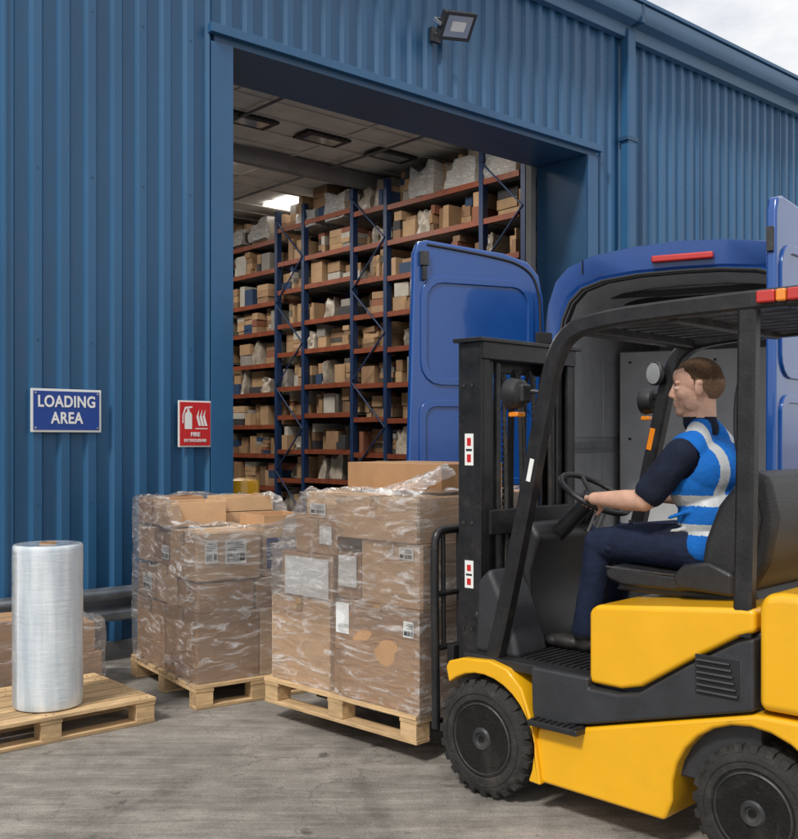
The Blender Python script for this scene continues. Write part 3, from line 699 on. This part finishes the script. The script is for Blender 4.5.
wheel(0,.02,.262,.258,.20); wheel(0,-1.07,.262,.258,.20,False)
wheel(-1.245,-.01,.245,.24,.18); wheel(-1.245,-1.04,.245,.24,.18,False)
def arc(cx,cz,r,a0,a1,n): return [(cx+r*math.cos(math.radians(a0+(a1-a0)*i/n)),cz+r*math.sin(math.radians(a0+(a1-a0)*i/n))) for i in range(n+1)]
fo=[(.205,.555),(.19,.585),(.10,.612),(-.05,.622),(-.15,.60),(-.23,.53),(-.275,.42),(-.30,.30),(-.33,.135)]
fi=arc(0,.262,.292,205,50,14)
for y0,y1 in ((.035,-.20),(-.85,-1.085)): prism('front_fender',fo+fi,y0,y1,M_yel,FK,.010,3)
low=[(-.27,.14),(-.90,.13)]+arc(-1.245,.245,.315,-5,185,14)+[(-1.75,.30),(-1.83,.42),(-1.83,.62),(-1.265,.612),(-.53,.418),(-.30,.372),(-.285,.30)]
prism('lower_body',low,.012,-1.06,M_yel,FK,.018,4)
cw=[(-1.275,.628),(-1.83,.632),(-1.86,.75),(-1.84,.93),(-1.76,1.02),(-1.6,1.055),(-1.36,1.06),(-1.29,1.045),(-1.275,1.0)]
prism('counterweight',cw,.018,-1.068,M_yel,FK,.035,5)
hood=[(-.545,.60),(-.545,.895),(-.575,.925),(-1.20,.985),(-1.255,.985),(-1.255,.90),(-1.19,.875),(-1.0,.76),(-.79,.625),(-.70,.60)]
prism('battery_hood',hood,-.005,-1.045,M_yel,FK,.022,4)
side=[(-.29,.382),(-.53,.43),(-1.262,.622),(-1.262,.885),(-1.195,.86),(-1.0,.745),(-.79,.605),(-.70,.585),(-.56,.585),(-.56,.628),(-.27,.628),(-.275,.45)]
prism('side_panel',side,.022,-1.07,M_dgrey,FK,.012,3)
prism('rear_floor_box',[(-.54,.62),(-1.26,.9),(-1.26,.3),(-.54,.3)],-.05,-1.0,M_dgrey,FK,.01)
boxes('vent_recess',[(-1.215,-1.035,.0205,.0235,.648,.80)],M_black,FK,.002)
for i in range(6): box('vent_slat',(-1.205+.006*i,-1.045,.0236,.034,.660+.023*i,.668+.023*i),M_dgrey,FK,.001,rot=(math.radians(30),0,0))
box('floor_plate',(-.56,.13,-1.06,.0,.585,.63),M_blk,FK,.008)
boxes('floor_mat_ribs',[(-.52+.035*i,-.505+.035*i,-.95,-.08,.631,.637) for i in range(15)],M_blk,FK)
boxes('pedals',[(.0,.03,-.66,-.58,.68,.78),(.0,.03,-.52,-.44,.68,.76)],M_pvc,FK,.006)
box('step',(-.54,-.29,-.02,.075,.392,.418),M_blk,FK,.006); boxes('step_grip',[(-.53+.03*i,-.515+.03*i,-.0,.07,.4185,.424) for i in range(8)],M_blk,FK)
box('front_plate',(.02,.13,-.86,-.20,.2,.86),M_blk,FK,.02)
box('axle',(-.06,.06,-.9,-.15,.2,.32),M_mast,FK,.01)
prism('dash_cowl',[(.13,.62),(.13,1.10),(.07,1.20),(-.03,1.22),(-.08,1.15),(-.02,.98),(-.02,.80),(-.10,.62)],-.30,-.80,M_blk,FK,.03,4)
prism('dash_side',[(.12,.62),(.10,.95),(.03,1.02),(-.04,.90),(-.12,.70),(-.14,.62)],-.06,-.30,M_dgrey,FK,.03,4)
box('display',(-.10,-.04,-.78,-.62,1.20,1.30),M_glass,FK,.012,rot=(0,math.radians(-30),0))
tube('steering_column',[(.02,-.5,1.08),(-.13,-.5,1.24),(-.25,-.5,1.335)],.04,M_blk,FK)
SWc=Vector((-.25,-.5,1.35)); e1=Vector((.87,0,.5)).normalized(); e2=Vector((0,1,0)); nr=Vector((-.5,0,.87)).normalized()
tube('steering_wheel',[tuple(SWc+.17*(math.cos(t)*e1+math.sin(t)*e2)) for t in [2*math.pi*i/40 for i in range(40)]],.014,M_pvc,FK,smooth=False,cyclic=True)
for a in (90,210,330):
    t=math.radians(a); tube('spoke',[tuple(SWc-nr*.02),tuple(SWc+.165*(math.cos(t)*e1+math.sin(t)*e2))],.011,M_pvc,FK)
o=lathe('wheel_hub',[(.045,-.03),(.05,0),(.03,.015)],M_pvc,FK); o.location=SWc-nr*.01; o.rotation_euler=nr.to_track_quat('Z','Y').to_euler()
for i in range(3):
    tube('hydraulic_lever',[(-.08,-.70-.05*i,1.15),(-.14,-.70-.05*i,1.28)],.007,M_steel,FK); o=lathe('lever_knob',[(.004,-.02),(.018,-.012),(.02,.005),(.01,.02)],M_black,FK,n=16); o.location=(-.145,-.70-.05*i,1.295)
def rect_sweep(name,path,wx,wy,m):
    pts=[Vector(q) for q in path]; V=[];F=[]
    dense=[]
    for i in range(len(pts)-1):
        p0=pts[max(i-1,0)];p1=pts[i];p2=pts[i+1];p3=pts[min(i+2,len(pts)-1)]
        for k in range(6):
            t=k/6; dense.append(.5*((2*p1)+(p2-p0)*t+(2*p0-5*p1+4*p2-p3)*t*t+(3*p1-p0-3*p2+p3)*t**3))
    dense.append(pts[-1]); n=len(dense)
    for i,q in enumerate(dense):
        tg=(dense[min(i+1,n-1)]-dense[max(i-1,0)]).normalized(); nn=Vector((0,1,0)).cross(tg).normalized()
        c=.28
        for a,b in ((-1,-1+c),(-1+c,-1),(1-c,-1),(1,-1+c),(1,1-c),(1-c,1),(-1+c,1),(-1,1-c)):
            V.append(q+nn*a*wx/2+Vector((0,1,0))*b*wy/2)
    for i in range(n-1):
        for k in range(8):
            j=(k+1)%8; F.append((i*8+k,i*8+j,(i+1)*8+j,(i+1)*8+k))
    F.append(tuple(range(8))); F.append(tuple(range((n-1)*8,n*8)))
    return meshobj(name,V,F,m,FK)
for y in (-.035,-1.02):
    rect_sweep('guard_front_leg',[(-.03,y,.62),(-.085,y,.82),(-.19,y,1.25),(-.29,y,1.68),(-.355,y,1.93),(-.44,y,2.05),(-.60,y,2.09),(-.9,y,2.105),(-1.42,y,2.11)],.070,.065,M_mast)
    rect_sweep('guard_rear_leg',[(-1.20,y,.88),(-1.21,y,1.4),(-1.22,y,2.08)],.070,.05,M_mast)
box('guard_front_cross',(-.50,-.42,-1.0,-.05,2.045,2.095),M_mast,FK,.012)
box('guard_rear_cross',(-1.44,-1.36,-1.05,-.0,2.07,2.14),M_mast,FK,.015)
box('guard_mid_cross',(-.92,-.88,-1.0,-.05,2.06,2.10),M_mast,FK,.006)
for i in range(8):
    y=-.13-.113*i; box('guard_bar',(-1.38,-.48,y-.014,y+.014,2.085,2.125),M_mast,FK,.005)
for y in (-.10,-.85):
    box('rear_lamp_base',(-1.50,-1.44,y-.09,y+.10,2.06,2.14),M_mast,FK,.008)
    box('rear_lamp_red',(-1.515,-1.49,y-.08,y+.02,2.07,2.13),M_redl,FK,.008); box('rear_lamp_amber',(-1.515,-1.49,y+.022,y+.09,2.07,2.13),M_ambl,FK,.008)
box('side_lamp_red',(-1.34,-1.27,.002,.026,2.09,2.135),M_redl,FK,.008); box('side_lamp_amber',(-1.38,-1.342,.002,.026,2.09,2.135),M_ambl,FK,.008); box('side_lamp_red',(-1.44,-1.382,.002,.026,2.09,2.135),M_redl,FK,.008)
tube('rear_grab_handle',[(-1.17,-.10,1.5),(-1.13,-.12,1.55),(-1.13,-.12,1.8),(-1.17,-.10,1.85)],.012,M_blk,FK)
for y,s in ((.0,1),(-1.05,-1)):
    tube('lamp_arm',[(-.31,y-.02*s,1.80),(-.25,y+.0*s,1.82),(-.20,y+.03*s,1.80)],.010,M_blk,FK)
    o=lathe('work_lamp',[(.03,-.05),(.06,-.03),(.070,.02),(.066,.035)],M_blk,FK,axis='X',n=32); o.location=(-.20,y+.03*s,1.80)
    o=lathe('work_lamp_glass',[(.062,.034),(.05,.045),(.01,.05)],M_lens,FK,axis='X',n=32); o.location=(-.20,y+.03*s,1.80)
    box('lamp_housing_back',(-.26,-.225,y+.03*s-.035,y+.03*s+.035,1.76,1.84),M_blk,FK,.012)
    box('indicator',(-.22,-.17,y+.02*s-.03,y+.02*s+.03,1.70,1.722),M_ambl,FK,.006)
MI=bpy.data.objects.new('mirror',None); link(MI,FK); MI.location=(-.30,-.95,1.93); MI.rotation_euler=(0,0,math.radians(70))
lathe('round_mirror',[(.056,.004),(.060,.0),(.060,-.014),(.045,-.03),(.02,-.04)],M_blk,MI,axis='X',n=32); lathe('mirror_glass',[(.052,.006),(.03,.010),(.01,.011)],M_grey,MI,axis='X',n=32)
tube('mirror_arm',[(-.02,0,0),(-.05,-.02,.02),(-.02,-.06,.05)],.008,M_blk,MI)
box('warning_label',(-.262,-.240,-.001,.0005,1.42,1.52),M_label,FK,0,rot=(0,math.radians(-13),0))
box('warning_label',(-.275,-.247,-1.0,-.984,1.55,1.66),M_ambl,FK,0,rot=(0,math.radians(-13),0))
def channel(name,x0,x1,y0,y1,z0,z1,t,openy,m):
    ya,ybb=min(y0,y1),max(y0,y1)
    web=(x0,x1,ybb-t,ybb,z0,z1) if openy<0 else (x0,x1,ya,ya+t,z0,z1)
    a,b=(ya,ybb-t) if openy<0 else (ya+t,ybb)
    boxes(name,[web,(x0,x0+t,a,b,z0+.001,z1-.001),(x1-t,x1,a,b,z0+.001,z1-.001)],m,FK,.003)
channel('mast_outer_rail',.135,.275,-.135,-.205,.12,2.06,.018,-1,M_mast); channel('mast_outer_rail',.135,.275,-.835,-.905,.12,2.06,.018,1,M_mast)
channel('mast_inner_rail',.165,.265,-.21,-.265,.16,2.03,.014,-1,M_mast); channel('mast_inner_rail',.165,.265,-.775,-.83,.16,2.03,.014,1,M_mast)
boxes('mast_crossmembers',[(.125,.165,-.90,-.14,1.98,2.07),(.12,.15,-.85,-.19,1.15,1.27),(.12,.15,-.85,-.19,.25,.42),(.26,.285,-.80,-.24,1.93,2.02),(.235,.26,-.80,-.24,.55,.62)],M_mast,FK,.006)
boxes('mast_bolts',[(.18+.05*i,.195+.05*i,-.1345,-.128,z,z+.015) for i in range(2) for z in (.7,1.2,1.85)],M_rim,FK,.002)
box('mast_top_plate',(.11,.29,-.93,-.11,2.062,2.082),M_mast,FK,.004)
for y in (-.30,-.74):
    tube('lift_cylinder',[(.17,y,.15),(.17,y,1.25)],.032,M_mast,FK,smooth=False); tube('lift_ram',[(.17,y,1.25),(.17,y,1.97)],.017,M_rim,FK,smooth=False)
for y in (-.40,-.64):
    boxes('lift_chain',[(.20,.212,y-.012,y+.012,.5+.031*k,.5+.031*k+.024) for k in range(46)]+[(.203,.209,y-.005,y+.005,.5,1.93)],M_rim,FK,.001)
for y in (-.46,-.48,-.58,-.34,-.70):
    tube('hydraulic_hose',[(.14,y,.4),(.13,y+.02,.9),(.145,y,1.5),(.17,y,1.93),(.21,y,1.95),(.225,y,1.5),(.225,y,.7)],.010,M_rub,FK)
for y in (-.13,-.91): tube('tilt_cylinder',[(-.10,y,.67),(.15,y,.78)],.028,M_mast,FK,smooth=False)
def mlabel(z0,z1):
    box('mast_label',(.180,.232,-.1345,-.132,z0,z1),M_label,FK,0); box('mast_label_icon',(.194,.218,-.1318,-.131,z0+(z1-z0)*.62,z1-.02),M_red,FK,0); box('mast_label_icon',(.194,.218,-.1318,-.131,z0+.015,z0+(z1-z0)*.35),M_red,FK,0); box('mast_label_icon',(.188,.224,-.1318,-.131,z0+(z1-z0)*.45,z0+(z1-z0)*.52),M_black,FK,0)
mlabel(1.48,1.63); mlabel(.90,1.03)
boxes('carriage',[(.285,.33,-.93,-.11,.20,.30),(.285,.33,-.93,-.11,.52,.62),(.285,.325,-.28,-.21,.2,.62),(.285,.325,-.83,-.76,.2,.62)],M_mast,FK,.006)
for y in (-.36,-.80):
    prism('fork',[(.335,.64),(.375,.64),(.378,.19),(.40,.165),(1.50,.140),(1.50,.125),(.37,.125),(.335,.16)],y-.06,y+.06,M_mast,FK,.004)
zt=1.16
tube('backrest_frame',[(.36,-.07,.22),(.37,-.07,.9),(.37,-.07,1.10),(.37,-.09,zt),(.37,-.16,zt+.005),(.37,-.5,zt+.005),(.37,-.88,zt+.005),(.37,-.95,zt),(.37,-.97,1.1),(.36,-.97,.22)],.021,M_mast,FK)
for i in range(7): tube('backrest_bar',[(.365,-.13-.115*i,.60),(.37,-.13-.115*i,zt)],.012,M_mast,FK)
for z in (.25,.60,.86): tube('backrest_rail',[(.362,-.07,z),(.362,-.97,z)],.014,M_mast,FK)
prism('seat_base',[(-.50,.95),(-.52,.99),(-1.12,1.02),(-1.16,.95)],-.28,-.74,M_blk,FK,.012)
prism('seat_cushion',[(-.47,1.0),(-.46,1.035),(-.50,1.06),(-.75,1.045),(-1.02,1.05),(-1.06,.98),(-.55,.975)],-.25,-.76,M_pvc,FK,.022,4)
prism('seat_backrest',[(-.985,1.03),(-1.0,1.2),(-1.03,1.36),(-1.06,1.45),(-1.12,1.485),(-1.20,1.46),(-1.235,1.3),(-1.20,1.12),(-1.13,1.0)],-.24,-.77,M_pvc,FK,.045,5)
for y0,y1 in ((-.215,-.29),(-.72,-.79)):
    prism('seat_back_bolster',[(-.92,1.05),(-.945,1.2),(-1.0,1.34),(-1.07,1.43),(-1.15,1.43),(-1.18,1.3),(-1.14,1.06)],y0,y1,M_pvc,FK,.034,6)
for y0,y1 in ((-.185,-.225),(-.78,-.82)):
    prism('hip_restraint',[(-.84,1.0),(-.82,1.05),(-.87,1.10),(-.98,1.12),(-1.08,1.08),(-1.08,.99)],y0,y1,M_blk,FK,.018,4)
tube('seat_piping',[(-.47,-.255,1.05),(-.75,-.252,1.04),(-1.0,-.255,1.045)],.005,M_rim,FK)
tube('seatbelt',[(-1.05,-.22,1.04),(-.93,-.30,1.20),(-.80,-.45,1.22),(-.80,-.6,1.2),(-.95,-.74,1.1)],.008,M_black,FK)
text('capacity_mark','18',.09,M_black,FK,(-1.55,.020,.88),rot=(math.pi/2,0,math.pi))

# ------------------------------------------------------------------ driver
M_skin=mat('skin',(.58,.345,.25),.5,0,20,.10,.08,200)
M_skin.node_tree.nodes['Principled BSDF'].inputs['Subsurface Weight'].default_value=.08
M_skin.node_tree.nodes['Principled BSDF'].inputs['Subsurface Radius'].default_value=(.02,.008,.004)
M_hair=mat('short_brown_hair',(.105,.06,.033),.85,0,110,.5,1.0,420,spec=.2)
M_fade=mat('cropped_hair_sides',(.20,.12,.078),.8,0,140,.35,.5,500,spec=.2)
M_stub=mat('stubble_skin',(.50,.30,.215),.6,0,120,.15,.2,400)
M_navy=mat('navy_cloth',(.010,.014,.030),.85,0,14,.3,1,16,spec=.2)
M_trou=mat('navy_trousers',(.012,.018,.042),.85,0,12,.3,1.0,13,spec=.2)
M_vest=mat('blue_vest',(.010,.12,.44),.85,0,12,.14,1.0,14,spec=.15)
M_refl=mat('reflective_tape',(.42,.44,.45),.5,.1,12,.12,.5,20)
M_shoe=mat('black_shoe',(.02,.019,.018),.5,0,14,.3,.2,40)
M_eye=mat('eye_white',(.6,.58,.55),.2); M_iris=mat('iris',(.03,.04,.05),.15)
DR=empty('forklift_driver',FO,FA)
def ell(bm,c,r,rot=None):
    m=Matrix.Translation(Vector(c))@(rot or Matrix())@Matrix.Diagonal((*r,1))
    bmesh.ops.create_uvsphere(bm,u_segments=28,v_segments=18,radius=1,matrix=m)
def cap(bm,a,b,ra,rb):
    a=Vector(a);b=Vector(b);d=b-a;L_=d.length
    q=d.to_track_quat('Z','Y').to_matrix().to_4x4()
    bmesh.ops.create_cone(bm,cap_ends=True,segments=24,radius1=ra,radius2=rb,depth=L_,matrix=Matrix.Translation((a+b)/2)@q)
    bmesh.ops.create_uvsphere(bm,u_segments=24,v_segments=14,radius=ra,matrix=Matrix.Translation(a))
    bmesh.ops.create_uvsphere(bm,u_segments=24,v_segments=14,radius=rb,matrix=Matrix.Translation(b))
def voxel(bm,vs,name):
    me=bpy.data.meshes.new(name); bm.to_mesh(me); bm.free()
    o=bpy.data.objects.new(name,me); COL.objects.link(o)
    m=o.modifiers.new('r','REMESH'); m.mode='VOXEL'; m.voxel_size=vs
    dg=bpy.context.evaluated_depsgraph_get(); me2=bpy.data.meshes.new_from_object(o.evaluated_get(dg))
    bpy.data.objects.remove(o); return me2
def smoothmesh(me,wf,it,fac=.5,name='tmp'):
    o=bpy.data.objects.new(name,me); COL.objects.link(o)
    vg=o.vertex_groups.new(name='w')
    groups={}
    for v in me.vertices: groups.setdefault(wf(v.co),[]).append(v.index)
    for w_,ix in groups.items(): vg.add(ix,w_,'REPLACE')
    m=o.modifiers.new('s','SMOOTH'); m.factor=fac; m.iterations=it; m.vertex_group='w'
    dg=bpy.context.evaluated_depsgraph_get(); me2=bpy.data.meshes.new_from_object(o.evaluated_get(dg))
    bpy.data.objects.remove(o); return me2
TX=.055
bm=bmesh.new()
def torso(bm,k=0):
    ell(bm,(-.86,-.5,1.155),(.135+k,.185+k,.11+k))
    ell(bm,(-.85,-.5,1.27),(.128+k,.165+k,.15+k*.5))
    ell(bm,(-.865+TX,-.5,1.43),(.130+k,.185+k,.165+k*.4))
    cap(bm,(-.86+TX,-.36,1.552),(-.86+TX,-.64,1.552),.066+k,.066+k)
    ell(bm,(-.905+TX,-.5,1.47),(.105+k,.185+k,.13+k*.4))
    cap(bm,(-.875+TX,-.40,1.585),(-.86+TX,-.455,1.650),.052+k*.6,.042+k*.3); cap(bm,(-.875+TX,-.60,1.585),(-.86+TX,-.545,1.650),.052+k*.6,.042+k*.3)
torso(bm)
cap(bm,(-.85+TX,-.5,1.58),(-.80+TX*.6,-.5,1.72),.060,.052)
cap(bm,(-.850+TX,-.5,1.650),(-.828+TX,-.5,1.682),.068,.064)
SHn=(-.855+TX,-.300,1.537);ELn=(-.665,-.235,1.345);WRn=(-.385,-.293,1.340)
SHf=(-.855+TX,-.700,1.537);ELf=(-.665,-.765,1.345);WRf=(-.385,-.705,1.340)
for sh,el,wr in ((SHn,ELn,WRn),(SHf,ELf,WRf)):
    cap(bm,sh,el,.060,.046)
    slv=Vector(sh).lerp(Vector(el),.80); cap(bm,sh,slv,.071,.067)
    cap(bm,el,Vector(el).lerp(Vector(wr),.35),.045,.045); cap(bm,Vector(el).lerp(Vector(wr),.35),wr,.045,.029)
    for q in range(4):
        c0=Vector(sh).lerp(Vector(el),.25+.17*q); cap(bm,c0+Vector((-.03,.05,.02)),c0+Vector((.04,.045,-.01*q)),.010,.006)
for y,ky,ay,dx in ((-.405,-.36,-.37,0),(-.595,-.64,-.65,.05)):
    cap(bm,(-.85,y,1.145),(-.60,(y+ky)/2,1.15),.102,.090); cap(bm,(-.60,(y+ky)/2,1.15),(-.37+dx,ky,1.135),.090,.072)
    cap(bm,(-.37+dx,ky,1.135),(-.335+dx,ay,.95),.070,.068); cap(bm,(-.335+dx,ay,.95),(-.285+dx,ay,.735),.068,.060)
    cap(bm,(-.29+dx,ay,.69),(-.285+dx,ay,.74),.042,.040)
    ell(bm,(-.285+dx,ay,.673),(.055,.040,.038)); ell(bm,(-.18+dx,ay,.670),(.11,.043,.034)); ell(bm,(-.115+dx,ay,.667),(.06,.046,.030))
    for q in range(7):
        t=q/6; c0=Vector((-.80,y,1.16)).lerp(Vector((-.40+dx,ky,1.15)),t); a=random.uniform(-.9,.9)
        r=.092-.016*t; cap(bm,c0+Vector((a*.06,r*.86,-.03)),c0+Vector((-a*.05,r*.45,r*.86)),.011,.007)
    for q in range(3):
        c0=Vector((-.36+dx,ky,1.05)).lerp(Vector((-.29+dx,ay,.78)),q/2); cap(bm,c0+Vector((-.035,.040,.03)),c0+Vector((.045,.036,-.03)),.014,.010)
HT=Matrix.Translation((-.765,-.5,1.825))@Matrix.Rotation(math.radians(28),4,'Z')@Matrix.Rotation(math.radians(3),4,'Y')@Matrix.Scale(1.04,4)
HR=HT.to_3x3().normalized().to_4x4()
def h(p): return HT@Vector(p)
def hell(c,r,rot=None): ell(bm,h(c),r,HR@(rot or Matrix()))
hell((-.012,0,.038),(.102,.080,.092)); hell((-.03,0,.015),(.09,.076,.085)); hell((.03,0,-.02),(.062,.062,.088)); hell((.028,0,-.055),(.060,.055,.055))
hell((.066,0,-.094),(.026,.030,.024)); hell((.035,0,.050),(.060,.064,.05)); hell((.03,0,-.085),(.045,.042,.03))
for s in (1,-1):
    hell((.072,.024*s,.024),(.015,.026,.009)); hell((.058,.038*s,-.028),(.022,.020,.022)); hell((-.008,.080*s,-.008),(.020,.009,.031),Matrix.Rotation(math.radians(18*s),4,'Z'))
    hell((-.012,.083*s,.016),(.017,.010,.012)); hell((.015,.050*s,-.070),(.038,.013,.028)); hell((.096,.010*s,-.033),(.009,.0085,.0065))
    hell((.078,.030*s,.0),(.010,.014,.0085))
cap(bm,h((.086,0,.018)),h((.105,0,-.025)),.0075,.0105)
hell((.088,0,-.058),(.011,.020,.006)); hell((.087,0,-.070),(.011,.018,.0065)); hell((.080,0,-.048),(.014,.026,.014))
cap(bm,h((-.025,0,-.04)),(-.800,-.5,1.66),.052,.054)
def hand(sgn):
    rad=(-.5*e1+.866*e2*sgn).normalized(); tan=(.866*e1+.5*e2*sgn).normalized(); P=SWc+.17*rad
    wr=Vector(WRn if sgn>0 else WRf)
    kn=P+nr*.030+rad*.030
    ts=(-.030,-.010,.010,.029)
    lens=(.9,1.0,1.03,.86)
    for t,lf in zip(ts,lens):
        base=wr.lerp(kn,.25)+tan*t*.5; k0=kn+tan*t
        cap(bm,base,k0,.015,.0115)
        pts=[k0]
        for a,rr in ((78,.030),(128,.027),(185,.024),(235,.021)):
            ar=math.radians(a); pts.append(P+tan*t*1.05+(rad*math.cos(ar)+nr*math.sin(ar))*rr*lf**.5)
        rs=[.0105,.0095,.009,.0085,.0075]
        for i in range(4): cap(bm,pts[i],pts[i+1],rs[i],rs[i+1])
    tb=wr.lerp(kn,.35)-tan*.020; t1=P-tan*.050+rad*.022+nr*.012; t2=P-tan*.046+rad*.012-nr*.022
    cap(bm,tb,t1,.014,.0115); cap(bm,t1,t2,.011,.009)
    cap(bm,wr,wr.lerp(kn,.3),.027,.024)
hand(1); hand(-1)
me=voxel(bm,.0045,'body')
hc=h((0,0,0)); hn=SWc+.17*(-.5*e1+.866*e2); hf=SWc+.17*(-.5*e1-.866*e2)
def wf(c):
    if (c-hc).length<.15 : return 0.17
    if min((c-hn).length,(c-hf).length)<.085: return .08
    if c.z<1.24: return .35
    return .7
me=smoothmesh(me,wf,20)
def seg_t(p,a,b):
    a=Vector(a);b=Vector(b);d=b-a;t=(p-a).dot(d)/d.length_squared; return t,(p-(a+d*min(max(t,0),1))).length
for m_ in (M_navy,M_skin,M_hair,M_trou,M_shoe,M_stub,M_fade): me.materials.append(m_)
HTi=HT.inverted()
for pl_ in me.polygons:
    c=pl_.center; pl_.use_smooth=True; mi=0
    if c.z>1.64:
        q=HTi@c
        mi=1
        if c.z<1.700:
            mi=0 if (c-Vector((-.785,-.5,c.z))).length>.0585 and c.x<-.70 else 1
        wob=.004*mnoise.noise(c*90)
        if q.x>.045: hair=q.z>.078-.1*(q.x-.075)+wob
        elif q.x>.01: hair=q.z>.028+ (q.x-.01)*1.4+wob
        elif q.x>-.02: hair=(q.z>.026) or (q.x>.0 and q.z>-.012 and abs(q.y)>.058 and q.x<.014)
        else: hair=q.z>-.052+max(0,(q.x+.05))*1.6+wob
        if abs(q.y)>.079 and -.04<q.x<.02 and q.z<.030: hair=False
        if hair and q.z>-.07 and mi==1 and c.z>1.7: mi=2 if q.z>.028+wob*3 else 6
        elif mi==1 and q.z<-.045 and q.x>.0 and q.z>-.13: mi=5
    elif c.z>.95:
        arm=False
        for el,wr in ((ELn,WRn),(ELf,WRf)):
            t,dd=seg_t(c,el,wr)
            if (dd<.06 and t>0.05) or (c.x>-.46 and c.z>1.26): mi=1; arm=True
            elif dd<.052 and t>-.2 : mi=1; arm=True
        if not arm:
            if c.z<1.20 or c.x>-.68 and c.z<1.27: mi=3
            else: mi=0
        for sh,el in ((SHn,ELn),(SHf,ELf)):
            t,dd=seg_t(c,sh,el)
            if dd<.080 and t<.86 and c.z>1.33: mi=0
    else:
        mi=4 if c.z<.715 and c.x>-.45 else 3
    pl_.material_index=mi
bo=bpy.data.objects.new('body',me); link(bo,DR)
bm=bmesh.new(); torso(bm,.014)
for q in range(9):
    y=-.30-.05*random.random() if q%2 else -.40-.2*random.random(); x=-.93 if q%2==0 else -.86; z=1.2+.035*q
    cap(bm,(x+TX*.6,y,z),(x+TX*.6+.08,y+.022,z+random.uniform(-.04,.05)),.009,.006)
vm_=voxel(bm,.006,'vest'); vm_=smoothmesh(vm_,lambda c:1,10)
vm_.materials.append(M_vest); vm_.materials.append(M_refl)
bmv=bmesh.new(); bmv.from_mesh(vm_); dele=[]
for f in bmv.faces:
    c=f.calc_center_median()
    if c.z<1.105: dele.append(f)
    if (Vector((c.x,c.y,0))-Vector((-.83+TX,-.5,0))).length<.076 and c.z>1.60: dele.append(f)
    if abs(c.y+.5)>.170 and c.z>1.42 and Vector((c.x+.845-TX,0,c.z-1.52)).length<.085: dele.append(f)
bmesh.ops.delete(bmv,geom=list(set(dele)),context='FACES')
for f in bmv.faces:
    c=f.calc_center_median(); f.smooth=True
    if 1.205<c.z<1.252 or 1.325<c.z<1.372 or (.085<abs(c.y+.5)<.130 and c.z>1.325): f.material_index=1
bmv.to_mesh(vm_); bmv.free()
vo=bpy.data.objects.new('high_visibility_vest',vm_); link(vo,DR); md=vo.modifiers.new('s','SOLIDIFY'); md.thickness=.004; md.offset=1
for s in (1,-1):
    bm=bmesh.new(); ell(bm,h((.0815,.030*s,.001)),(.0085,.0120,.0055),HR); m2=bpy.data.meshes.new('eye'); bm.to_mesh(m2); bm.free(); m2.materials.append(M_eye); o=bpy.data.objects.new('eye',m2); link(o,DR)
    bm=bmesh.new(); ell(bm,h((.0873,.030*s,.001)),(.004,.0055,.005),HR); m2=bpy.data.meshes.new('iris'); bm.to_mesh(m2); bm.free(); m2.materials.append(M_iris); o=bpy.data.objects.new('iris',m2); link(o,DR)
    tube('eyebrow',[tuple(h((.088,.012*s,.023))),tuple(h((.084,.030*s,.028))),tuple(h((.068,.046*s,.022)))],.0032,M_fade,DR)
tube('lip_line',[tuple(h((.092,-.016,-.0635))),tuple(h((.0995,0,-.0640))),tuple(h((.092,.016,-.0635)))],.0012,M_seam,DR)
print('done', len(me.polygons))
